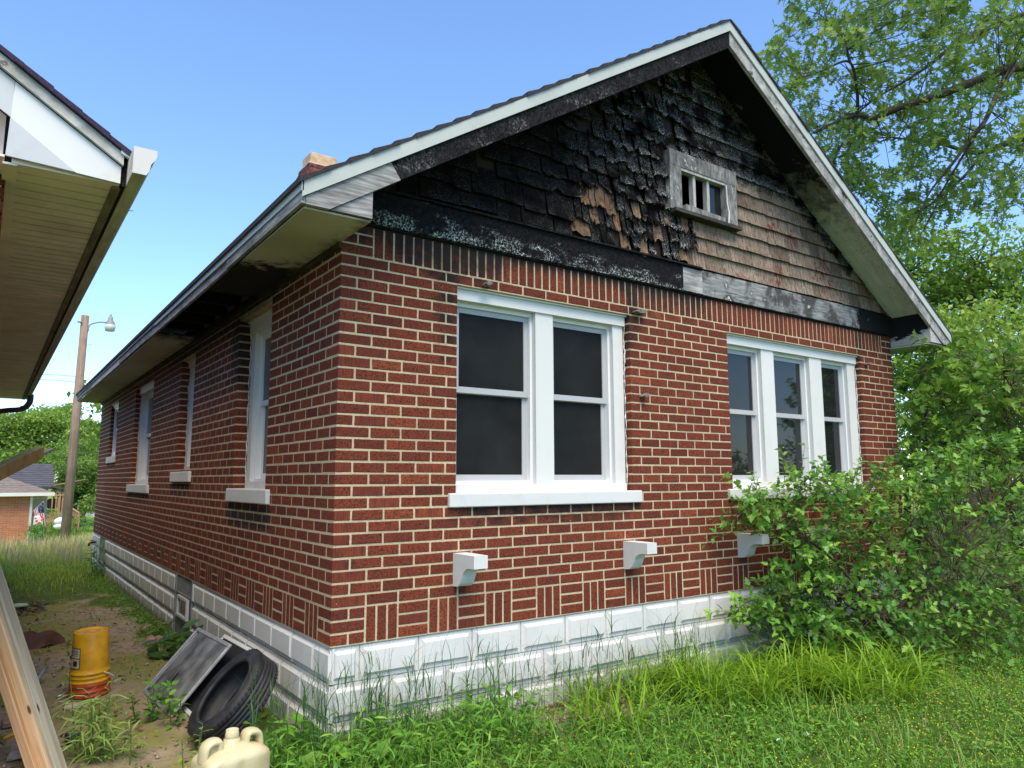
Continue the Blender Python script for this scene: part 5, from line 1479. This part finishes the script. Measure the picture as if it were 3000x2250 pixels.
# taller mixed weeds and dry stalks in the front lawn
def stalks(N, x0, x1, y0, y1, cond, hgt, leaf, T, mat, k, tm, name, label):
    B = scatter(N, x0, x1, y0, y1, cond); n = len(B); d = RNG.normal(0, .35, (n, 3)); d[:, 2] = 1
    tl = shoots(B, d, hgt * rnd(.45, 1.1, n), k, leaf, T, name, mat, None, droop=.12, tint_m=tm, tint_s=.2, twigr=.0018, spread=1.1)
    tag(shoots.last, label, 'weeds', kind='stuff'); m = MB()
    for p, r_ in tl: m.tube(p, r_, 4, cap=False)
    tag(m.build(name + '_stems', L_GRS, shoots.last), kind='stuff')
front_near = lambda x, y: lawn_in(x, y) & (RNG.random(len(x)) < np.clip(1.15 - (x - .1) * .34 + .5 * snoise(x * 2.3, y * 2.9), .12, 1))
stalks(620, -.75, 3.6, -2.2, -.06, front_near, .26, .065, LANCE, L_CLO, 9, .45, 'mixed_weeds', 'taller mixed leafy weeds across the front lawn')
stalks(300, -.35, 1.25, -.62, -.05, lambda x, y: RNG.random(len(x)) > .7 * dirtmask(x, y), .34, .085, LANCE, L_CLO, 11, .38, 'lush_weeds', 'lush dark leafy weeds crowding the near foundation corner')
stalks(420, -.6, 5.5, -2.8, -.10, lambda x, y: lawn_in(x, y), .17, .040, OVATE, L_SAP, 8, .6, 'bright_weeds', 'bright low stemmed weeds across the front lawn')
B = scatter(3600, -1.0, 6.0, -3.2, -.03); n = len(B)
tag(link('dry_grass', blades('dry_grass', B, rnd(.06, .22, n), rnd(.0018, .004, n), rnd(0, 6.28, n), rnd(.2, 1.4, n), rnd(0, 1, n), 4), m_leaf('dry_blade', [(0, (.22, .17, .08)), (1, (.46, .38, .2))], .2, tcol=(.4, .33, .15))), 'dry straw coloured blades through the front lawn', 'grass', kind='stuff')
B = scatter(7000, -.6, 5.2, -2.6, -.04, front_near); n = len(B)
tag(link('long_grass', blades('long_grass', B, rnd(.14, .36, n), rnd(.004, .008, n), rnd(0, 6.28, n), rnd(.25, 1.3, n), np.clip(RNG.normal(.5, .2, n), 0, 1), 5), L_GRS), 'long green grass blades in loose tufts of the front lawn', 'grass', kind='stuff')
# daylily foliage
lc = []
for k in range(46):
    t = rnd(0, 1); lc.append((1.75 + 1.95 * t + RNG.normal(0, .2), -.30 - .80 * t + RNG.normal(0, .26)))
lx = np.array(lc); nb_ = 36
B = np.repeat(lx, nb_, 0) + RNG.normal(0, .075, (len(lx) * nb_, 2)); B = B[B[:, 1] < -.05]
B = np.stack([B[:, 0], B[:, 1], terrain(B[:, 0], B[:, 1])], -1); n = len(B)
tag(link('daylily_foliage', blades('daylily_foliage', B, rnd(.20, .50, n), rnd(.009, .016, n), rnd(0, 6.28, n), rnd(.3, 1.6, n), np.clip(RNG.normal(.5, .22, n), 0, 1), 6), L_LIL), 'yellow green daylily leaves arching beside the shrub', 'daylilies', kind='stuff')
# tall seeding grass stems along the foundation
B = np.concatenate([scatter(120, -.45, .5, -.35, -.02), scatter(150, .4, 2.9, -.30, -.02)]); n = len(B); hh = rnd(.30, .72, n)
tag(link('tall_grass', blades('tall_grass', B, hh, rnd(.003, .006, n), rnd(0, 6.28, n), rnd(.0, .35, n), rnd(.1, .5, n), 5), L_DRK), 'tall dark grass stems in front of the white foundation', 'grass', kind='stuff')
B2 = np.repeat(B[::2], 3, 0); n = len(B2); B2[:, 2] += np.repeat(hh[::2], 3) * rnd(.25, .7, n)
tag(link('grass_leaves', blades('grass_leaves', B2, rnd(.12, .26, n), rnd(.004, .008, n), rnd(0, 6.28, n), rnd(.3, 1.3, n), rnd(.1, .6, n), 5), L_DRK), 'long drooping blades on the tall grass stems', 'grass', kind='stuff')
# meadow at the far end of the passage
B = scatter(30000, -2.2, 3.5, 7.2, 16.5, lambda x, y: RNG.random(len(x)) < sm(y + .6 * snoise(x * 1.5, y), 6.9, 9.6)); n = len(B)
f = sm(B[:, 1], 10.5, 14.5); cl = (snoise(B[:, 0] * 1.1, B[:, 1] * .9) + 1) / 2
tag(link('meadow_grass', blades('meadow_grass', B, rnd(.06, .16, n) * (.7 + .9 * f + .4 * cl), rnd(.005, .010, n), rnd(0, 6.28, n), rnd(.1, .9, n), np.clip(RNG.normal(.55, .15, n) + .2 * f, 0, 1), 3), L_MEA), 'sunlit meadow grass at the far end of the passage', 'grass', kind='stuff')
B = scatter(5200, -2.2, 3.5, 11.2, 16.5); n = len(B)
tag(link('seed_heads', blades('seed_heads', B, rnd(.24, .46, n), rnd(.007, .014, n), rnd(0, 6.28, n), rnd(.05, .5, n), rnd(.2, 1, n), 3), m_leaf('dry_seed', [(0, (.36, .33, .12)), (1, (.62, .54, .30))], .35, tcol=(.6, .5, .25))), 'tan seeding grass tops on the meadow crest', 'grass', kind='stuff')
B = scatter(16000, -8, 12, 17, 60); n = len(B)
tag(link('lawn_tufts', blades('lawn_tufts', B, rnd(.06, .20, n), rnd(.02, .05, n), rnd(0, 6.28, n), rnd(.1, .9, n), rnd(.4, 1, n), 2), L_GRS), 'bright lawn between the far houses', 'grass', kind='stuff')
# weeds that can be told apart
def weed(label, base, n_st, hgt, leaf, T, mat, spread, nleaf=14, tm=.6, name='weed', droop=.2):
    r = empty(name, base); tag(r, label, 'weed'); o = []; d = []; L = []
    for k in range(n_st):
        b0 = np.array(base) + np.array([rnd(-1, 1) * spread * .5, rnd(-1, 1) * spread * .5, 0]); b0[2] = float(terrain(b0[0], b0[1])) - .01
        o.append(b0); d.append((rnd(-1, 1) * spread, rnd(-1, 1) * spread, 1)); L.append(hgt * rnd(.6, 1.05))
    tl = shoots(np.array(o), np.array(d, float), np.array(L), nleaf, leaf, T, 'leaves', mat, r, droop=droop * .3, tint_m=tm, tint_s=.12, twigr=.004, spread=1.2)
    tube_multi(tl, 'stem', m_leaf('weed_stem', [(0, (.10, .16, .04)), (1, (.14, .2, .05))], .1), r, 5)
weed('tall pale green weed with drooping narrow leaves before the bucket', (-1.045, .70, -.56), 9, .46, .155, NARROW, L_WEED, .13, 22, .6)
weed('shorter narrow leaved weed right of the tall pale one', (-.92, .60, -.56), 5, .26, .13, NARROW, L_WEED, .14, 14, .5)
weed('pokeweed with dark broad leaves beneath the basement window', (-.13, 2.85, -.56), 6, .30, .16, OVATE, L_DRK, .35, 6, .35)
weed('small bushy weed growing through the storm window foot', (-.66, 1.15, -.56), 7, .24, .075, OVATE, L_CLO, .25, 11, .4)
weed('slender leafy weed left of the jug', (-.74, -.12, -.56), 3, .42, .06, OVATE, L_SAP, .12, 9, .85)
weed('broad leaved dock at the near foundation corner', (.12, -.28, -.56), 9, .22, .17, OVATE, L_CLO, .45, 5, .45)
weed('broad leaved weed between the tyre and the house corner', (-.13, .12, -.56), 8, .26, .15, OVATE, L_CLO, .35, 6, .35)
weed('bushy weed against the middle of the white foundation', (.95, -.22, -.56), 12, .30, .075, OVATE, L_CLO, .35, 12, .45)
weed('leafy weed at the far basement opening', (-.16, 9.2, -.56), 6, .62, .16, LANCE, L_CLO, .2, 16, .35)
# gravel, pebbles and dead leaves
def pebbles(n, x0, x1, y0, y1, s0, s1, cond, name, label, mat):
    B = scatter(n, x0, x1, y0, y1, cond); n = len(B)
    me = leaf_mesh(name, B, rnd(s0, s1, n), RNG.normal(size=(n, 3)), np.array([0, 0, 1.]) + RNG.normal(0, .3, (n, 3)), FT, rnd(0, 1, n))
    tag(link(name, me, mat, None, True), label, 'gravel', kind='stuff')
pebbles(900, -1.5, -.05, 0, 8, .008, .03, lambda x, y: RNG.random(len(x)) < dirtmask(x, y), 'path_gravel', 'loose gravel bits on the dirt path', plain('gravel_tan', (.30, .25, .20), .9, .4, 9))
pebbles(520, 1.0, 2.6, -.6, -.02, .008, .028, lambda x, y: RNG.random(len(x)) < dirtmask(x, y) + .05, 'white_gravel', 'pale pebbles on the bare soil by the front wall', plain('gravel_white', (.50, .47, .42), .9, .3, 9))
def litter(n, x0, x1, y0, y1, cond, name, label):
    B = scatter(n, x0, x1, y0, y1, cond); n = len(B); B[:, 2] += rnd(.008, .03, n)
    tag(link(name, leaf_mesh(name, B, rnd(.03, .075, n), RNG.normal(size=(n, 3)) * np.array([1, 1, .2]), np.array([0, 0, 1.]) + RNG.normal(0, .4, (n, 3)), OVATE, rnd(0, 1, n)), m_leaf(name, [(0, (.08, .045, .025)), (1, (.26, .16, .09))], .1, tcol=(.2, .12, .05))), label, 'leaf litter', kind='stuff')
litter(420, -1.5, -.95, 5.9, 6.9, lambda x, y: ((x + 1.2) / .32) ** 2 + ((y - 6.4) / .5) ** 2 < 1, 'leaf_heap', 'heap of dead brown leaves under the green lid')
litter(380, -1.5, 0, -.2, 6, lambda x, y: RNG.random(len(x)) < .7, 'path_litter', 'scattered dead leaves on the path')
litter(240, 1.0, 2.6, -.5, -.02, None, 'wall_litter', 'dead brown leaves on the bare soil by the front wall')

# ------------------------------------------------------------------ utility pole, wires and far houses
PZ = float(terrain(.40, 22.0))
pole = empty('utility_pole', (.40, 22.0, PZ)); tag(pole, 'wooden utility pole with arm lamp beyond the meadow', 'pole')
ptop = at(250, 925, 1, 22.0); pmid = at(192, 1560, 1, 22.0); pb_ = pmid + (pmid - ptop) * ((pmid.z - PZ + .3) / (ptop.z - pmid.z))
PW = m_wood('pole_timber', (.17, .115, .085), (.33, .24, .18), (30, 30, 1.2), .25)
MB().tube([pb_, (pb_ + ptop) / 2, ptop], [.135, .125, .11], 14).build('pole', PW, pole, True)
LG = plain('lamp_grey', (.22, .22, .23), .5, .15); LGL = plain('lamp_lens', (.60, .62, .60), .3, .1)
a0 = at(258, 970, 1, 21.9); a1 = at(272, 948, 1, 21.9); a2 = at(312, 945, 1, 21.9)
MB().tube(bezier_pts([a0, at(261, 955, 1, 21.9), a1, at(292, 944, 1, 21.9), a2], 5), .022, 7).build('arm', LG, pole, True)
lc_ = at(323, 950, 1, 21.9)
lamp = MB().lathe([(0, .34), (.035, .34), (.035, .27), (.06, .26), (.075, .16), (.13, .06), (.145, .02), (.15, .0)], 18, Matrix.Translation(lc_ - Vector((0, 0, .02)))).build('lamp', LG, pole, True)
MB().lathe([(.15, 0), (.165, -.05), (.135, -.20), (0, -.21)], 18, Matrix.Translation(lc_ - Vector((0, 0, .02)))).build('lens', LGL, lamp, True)
pin = at(240, 945, 1, 21.9); MB().tube([pin, pin + Vector((-.12, 0, .02))], .03, 6).build('insulator', LG, pole, True)
MB().tube(bezier_pts([at(256, 990, 1, 21.9), at(254, 1010, 1, 21.9), at(266, 1008, 1, 21.9), at(267, 1014, 1, 21.9)], 4), .008, 5).build('loose_wire', LG, pole, True)
WIRE = plain('wire_black', (.03, .03, .035), .6, .1)
for k, (pts, lb) in enumerate(((((-20, 1095), (60, 1100), (140, 1097), (250, 1105)), 'uppermost power line across the sky left of the pole'),
                               (((-20, 1128), (120, 1112), (270, 1125)), 'second power line across the sky left of the pole'),
                               (((-20, 1292), (100, 1289), (290, 1280)), 'power line crossing the trees above the tan beam'),
                               (((-20, 1312), (150, 1325), (295, 1330)), 'power line crossing the trees below the beam tongue'),
                               (((150, 1362), (230, 1362), (300, 1356)), 'power line low behind the pole'),
                               (((150, 1386), (300, 1384)), 'lowest power line behind the pole'))):
    d = 34 + k * 2
    o = MB().tube(bezier_pts([at(u, v, 1, d) for u, v in pts], 6), .011, 5).build('power_line', WIRE); tag(o, lb, 'wire', 'power lines behind the pole')
PIP = at(160, 1422, 1, 30); PIP2 = at(252, 1405, 1, 30)
tag(MB().tube([PIP, PIP2], .035, 7).build('awning_rail', plain('rust_rail', (.22, .13, .09), .7, .2)), 'thin brown rail jutting out behind the pole', 'rail')

def hz(x, y): return float(terrain(x, y))
# orange brick house with a hipped tan roof
fb = empty('far_brick_house', (-3, 30, hz(-3, 30))); tag(fb, 'orange brick house with hipped tan roof and white gutter', 'house')
ze = at(100, 1448, 1, 30).z; xr_ = at(90, 1450, 1, 30).x; xe = at(158, 1446, 1, 30).x; xw = at(143, 1450, 1, 30).x
OBR = NB('orange_brick', .9, .2); _x, _y, _z = OBR.xyz()
_bt = OBR.n('TexBrick'); OBR.put(_bt.inputs['Vector'], OBR.pos)
_mp = OBR.n('CombineXYZ'); OBR.t.links.new(OBR.math('ADD', _x, _y), _mp.inputs[0]); OBR.t.links.new(_z, _mp.inputs[1]); OBR.t.links.new(_mp.outputs[0], _bt.inputs['Vector'])
_bt.inputs['Color1'].default_value = (.44, .18, .09, 1); _bt.inputs['Color2'].default_value = (.33, .12, .06, 1); _bt.inputs['Mortar'].default_value = (.42, .28, .19, 1)
_bt.inputs['Scale'].default_value = 2.4; _bt.inputs['Brick Width'].default_value = .5; _bt.inputs['Row Height'].default_value = .16; _bt.inputs['Mortar Size'].default_value = .012
OBR.col(_bt.outputs[0]); OBR = OBR.done()
MB().box(-9, xr_, 30, 38, hz(0, 30) - .5, ze - .06).build('wall', OBR, fb)
MB().box(xr_ + .001, xr_ + .08, 29.93, 30.05, hz(0, 30) - .5, ze - .06).build('corner_post', WHITE, fb)
SID = plain('white_siding', (.72, .73, .74), .6, .06, 3)
sw = MB().box(xr_ + .09, xw, 31.2, 38, hz(0, 30) - .5, ze - .06).build('siding_wall', SID, fb)
k = 0; z = ze - .2
while z > hz(0, 30):
    MB().prism([(31.2 - .005, z), (31.2 - .03, z), (31.2 - .008, z + .155), (31.2 - .005, z + .155)], 'x', xr_ + .09, xw + .01).build('siding_board', SID, sw); z -= .16
MB().box(-9, xe, 29.55, 29.65, ze - .06, ze + .07).build('gutter', WHITE, fb)
MB().box(-9, xe - .05, 29.65, 30.2, ze - .058, ze - .03).build('soffit', WHITE, fb)
TANR = plain('tan_asphalt', (.20, .165, .14), .95, .25, 5, bump=.3)
rx = at(5, 1398, 1, 33)
for j in range(10):
    t0, t1 = j / 10, (j + 1) / 10
    y0, y1 = 29.6 + 3.6 * t0, 29.6 + 3.6 * t1; z0, z1 = ze + .06 + (rx.z - ze) * t0, ze + .06 + (rx.z - ze) * t1
    xa, xb = xe - (xe - rx.x) * t0, xe - (xe - rx.x) * t1
    MB().add([(-9, y0, z0 + .02), (xa, y0, z0 + .02), (xb, y1, z1), (-9, y1, z1), (-9, y0, z0), (xa, y0, z0)], [(0, 1, 2, 3), (4, 5, 1, 0)]).build('shingle_course', TANR, fb)
MB().add([(xe, 29.6, ze + .06), (xe, 38, ze + .06), (rx.x, 34, rx.z), (rx.x, 33.2, rx.z)], [(0, 1, 2, 3)]).build('hip', TANR, fb)
MB().tube([at(140, 1449, 1, 30.9), at(128, 1456, 1, 30.5), at(100, 1460, 1, 30.0), at(92, 1466, 1, 29.97), (xr_ + .05, 29.95, hz(0, 30) - .3)], .04, 6).build('downspout', plain('grey_spout', (.45, .45, .44), .5, .1), fb, True)
# dark roofed house with a timber porch
dh = empty('far_dark_roof_house', (-3, 44, hz(-3, 44))); tag(dh, 'house with broad dark grey roof and timber porch', 'house')
DR = plain('dark_grey_shingle', (.075, .074, .082), .95, .25, 3, bump=.4)
t_l, t_r, b_r = at(-200, 1357, 1, 46), at(155, 1359, 1, 46), at(160, 1426, 1, 41)
for j in range(12):
    t0, t1 = j / 12, (j + 1) / 12
    L0 = lambda t, l: (b_r * (1 - t) + t_r * t) if not l else Vector((-14, (b_r * (1 - t) + t_r * t).y, (b_r * (1 - t) + t_r * t).z))
    a, b2, c, d2 = L0(t0, 1), L0(t0, 0), L0(t1, 0), L0(t1, 1)
    up = Vector((0, -.0, .025))
    MB().add([a + up, b2 + up, c, d2, a, b2], [(0, 1, 2, 3), (4, 5, 1, 0)]).build('shingle_course', DR, dh)
MB().box(-14, b_r.x - .25, 41.4, 50, hz(0, 44) - .5, b_r.z - .02).build('wall', plain('grey_siding', (.16, .15, .15), .8, .2), dh)
MB().box(-14, b_r.x, 41.0, 41.06, b_r.z - .12, b_r.z + .0).build('fascia', plain('dark_fascia', (.05, .045, .045), .7, .2), dh)
pz = at(205, 1498, 1, 42).z
PWD = m_wood('porch_timber', (.28, .17, .085), (.46, .31, .18), (20, 20, 3), .1)
px0, px1 = at(142, 1490, 1, 42).x, at(208, 1490, 1, 42).x
MB().box(px0, px1, 40.9, 45, pz - .12, pz).build('porch_deck', PWD, dh)
for u in (176, 185): MB().box(at(u, 1450, 1, 41).x - .09, at(u, 1450, 1, 41).x + .09, 40.95, 41.1, pz, at(180, 1432, 1, 41).z).build('porch_post', PWD, dh)
MB().prism([(at(150, 1422, 1, 41).x, at(150, 1422, 1, 41).z), (at(200, 1432, 1, 41).x, at(200, 1432, 1, 41).z), (at(200, 1434, 1, 41).x, at(200, 1434, 1, 41).z - .06), (at(150, 1427, 1, 41).x, at(150, 1427, 1, 41).z)], 'y', 40.8, 45).build('porch_roof', DR, dh)
rz0, rz1 = pz + .1, pz + .85
MB().box(px0, px1, 40.90, 40.96, rz1, rz1 + .06).build('porch_rail', PWD, dh)
x = px0 + .05
while x < px1: MB().box(x, x + .05, 40.90, 40.95, pz, rz1).build('baluster', PWD, dh); x += .17
MB().box(px0 - .1, at(172, 1510, 1, 40.7).x, 40.55, 40.65, hz(0, 41) - .2, pz - .05).build('deck_skirt', PWD, dh)
s0, s1 = at(208, 1488, 1, 41), at(232, 1503, 1, 40)
for k in range(6):
    t = k / 5; p = s0 * (1 - t) + s1 * t; MB().box(p.x - .03, p.x + .03, p.y - .03, p.y + .03, p.z - .9, p.z).build('stair_baluster', PWD, dh)
MB().tube([s0, s1], .05, 6).build('stair_rail', PWD, dh)
for k in range(5):
    MB().box(at(207 + 4 * k, 1500, 1, 41).x, at(213 + 4 * k, 1500, 1, 41).x, 40.1, 41, pz - .2 * (k + 1), pz - .2 * (k + 1) + .05).build('stair_tread', plain('red_tread', (.20, .08, .05), .8, .2), dh)
gk = at(163, 1475, 1, 41.4)
tag(MB().cbox(gk.x - .38, gk.x + .38, 41.3, 41.8, gk.z - .28, gk.z + .25, c=.09).build('grill', plain('black_grill', (.012, .012, .013), .5, .2)), 'black covered grill on the timber porch', 'grill')
# flag on a slanted staff
FU, FV = 26, 14
flg = empty('flag', at(95, 1500, 1, 29.4)); tag(flg, 'striped flag hanging from a staff on the white siding', 'flag')
p0, p1 = at(94, 1500, 1, 29.9), at(127, 1470, 1, 29.2)
MB().tube([p0, p1], .015, 6).build('staff', plain('staff_white', (.6, .6, .58), .5, .1), flg)
top0, top1 = at(126, 1471, 1, 29.2), at(97, 1497, 1, 29.8); bot0, bot1 = at(136, 1548, 1, 29.2), at(100, 1509, 1, 29.8)
vs, fs, fu, fv = [], [], [], []
for i in range(FU + 1):
    for j in range(FV + 1):
        s, t = i / FU, j / FV
        p = (top0 * (1 - s) + top1 * s) * (1 - t) + ((bot0 * (1 - s) + bot1 * s)) * t
        p = p + Vector((.02, -.10, 0)) * math.sin(s * 9 + t * 2) * t
        vs.append(p); fu.append(s); fv.append(t)
for i in range(FU):
    for j in range(FV): a = i * (FV + 1) + j; fs.append((a, a + 1, a + FV + 2, a + FV + 1))
FM = NB('flag_cloth', .8, .1); u_, v_ = FM.attr('fu'), FM.attr('fv')
st_ = FM.math('GREATER_THAN', FM.math('MODULO', FM.math('MULTIPLY', u_, 6.5), 1), .5)
fc = FM.mix(st_, (.45, .04, .05), (.72, .71, .70))
cant = FM.math('MULTIPLY', FM.math('LESS_THAN', u_, .54), FM.math('LESS_THAN', v_, .42))
_cmb = FM.n('CombineXYZ'); FM.t.links.new(u_, _cmb.inputs[0]); FM.t.links.new(v_, _cmb.inputs[1])
_dots = FM.math('LESS_THAN', FM.voro(15, vec=_cmb.outputs[0]), .27)
fc = FM.mix(cant, fc, FM.mix(_dots, (.02, .03, .10), (.7, .7, .7))); FM.col(fc)
m = MB(); m.add(vs, fs, fu=fu, fv=fv); m.build('cloth', FM.done(), flg, True)
# patio set and flowers by the siding
ps = at(112, 1545, 1, 29.3)
pt = empty('patio_bench', (ps.x, 29.3, hz(0, 29))); tag(pt, 'patio bench with red and white floral cushions by the flag', 'bench')
cz = at(112, 1530, 1, 29.3).z
FL = NB('floral_cloth', .9, .1); _v = FL.voro(9); FL.col(FL.mix(FL.mr(_v, .35, .45), (.55, .05, .06), (.62, .60, .56))); FL = FL.done()
MB().cbox(at(98, 1530, 1, 29.3).x, at(126, 1530, 1, 29.3).x, 29.2, 29.32, cz - .15, cz + .25, c=.05).build('cushion', FL, pt)
MB().cbox(at(97, 1530, 1, 29.3).x, at(127, 1530, 1, 29.3).x, 28.9, 29.3, cz - .28, cz - .16, c=.03).build('seat', IRON, pt)
for u in (97, 110, 125): q = at(u, 1545, 1, 29.1); MB().box(q.x - .02, q.x + .02, 28.9, 28.95, hz(0, 29) - .1, cz - .2).build('leg', IRON, pt)
lump('planter', 'dark green round planter beside the patio bench', 'planter', at(103, 1550, 1, 28.8), (.2, .2, .16), plain('olive_pot', (.07, .08, .03), .6, .2), 8)
for k, (u, v, lb) in enumerate(((168, 1542, 'white garden ornament low in the grass right of the pole'), (172, 1528, 'small white ornament above the grass right of the pole'))):
    q = at(u + 5, v, 1, 24); lump('garden_ornament', lb, 'ornament', q, (.16, .12, .09 + .04 * k), WHITE, 20 + k)
def bush(label, u, v, d, r, mat, tm, n=1200, leaf=.07):
    q = atd(u, v, d); g = hz(q.x, q.y)
    big_tree(label, (q.x, q.y, g), [((q.x, q.y, q.z), r)], n, leaf, mat, tm, 'garden shrubs by the far houses', .03, name='bush', ncl=30)
bush('bright yellow green bush beside the timber porch', 150, 1530, 38, (.55, .5, .6), L_SAP, .85)
bush('dark leafy bush at the foot of the flag', 130, 1560, 31, (.5, .4, .35), L_CLO, .3)
bush('low green bush right of the utility pole', 225, 1535, 40, (.9, .6, .45), L_CLO, .55)
bush('rounded street bush far behind the pole', 224, 1455, 80, (1.1, .8, .6), L_CLO, .5, 600, .15)
# parked pickup and bin on the far street
cr_ = empty('pickup_truck', at(252, 1472, 1, 74)); tag(cr_, 'dark green pickup parked on the far street', 'pickup')
q = at(252, 1463, 1, 74); GRN = plain('green_car_paint', (.02, .07, .065), .3, .2)
MB().prism([(q.x - 1.9, -.45), (q.x - 1.9, .25), (q.x - .4, .28), (q.x - .1, .85), (q.x + 1.0, .85), (q.x + 1.3, .30), (q.x + 2.2, .22), (q.x + 2.25, -.45)], 'y', 73.2, 74.8)
mb = MB().prism([(q.x - 1.9, q.z - .45), (q.x - 1.9, q.z + .2), (q.x - .4, q.z + .22), (q.x - .1, q.z + .75), (q.x + 1.0, q.z + .75), (q.x + 1.3, q.z + .25), (q.x + 2.2, q.z + .18), (q.x + 2.25, q.z - .45)], 'y', 73.2, 74.8)
mb.build('body', GRN, cr_)
MB().prism([(q.x - .02, q.z + .28), (q.x + .06, q.z + .66), (q.x + .9, q.z + .66), (q.x + 1.08, q.z + .28)], 'y', 73.17, 73.19).build('side_glass', GLASS, cr_)
for dx in (-1.2, 1.4):
    wh = MB().lathe([(0, -.1), (.3, -.1), (.36, -.06), (.36, .06), (.3, .1), (0, .1)], 18, Matrix.Translation((q.x + dx, 73.25, q.z - .45)) @ Matrix.Rotation(RAD(90), 4, 'X')).build('wheel', RUB, cr_)
    MB().lathe([(0, .11), (.19, .11), (.19, .10)], 12, Matrix.Translation((q.x + dx, 73.25, q.z - .45)) @ Matrix.Rotation(RAD(90), 4, 'X')).build('rim', ALU, wh)
q = at(214, 1476, 1, 60); bn = empty('wheelie_bin', q); tag(bn, 'black wheelie bin at the far kerb behind the pole', 'bin')
MB().prism([(q.x - .26, q.z - .55), (q.x - .32, q.z + .4), (q.x + .32, q.z + .4), (q.x + .26, q.z - .55)], 'y', 59.7, 60.3).build('body', plain('bin_black', (.015, .015, .018), .5, .2), bn)
MB().cbox(q.x - .35, q.x + .35, 59.65, 60.35, q.z + .4, q.z + .5, c=.04).build('lid', plain('bin_lid', (.02, .02, .022), .5, .2), bn)
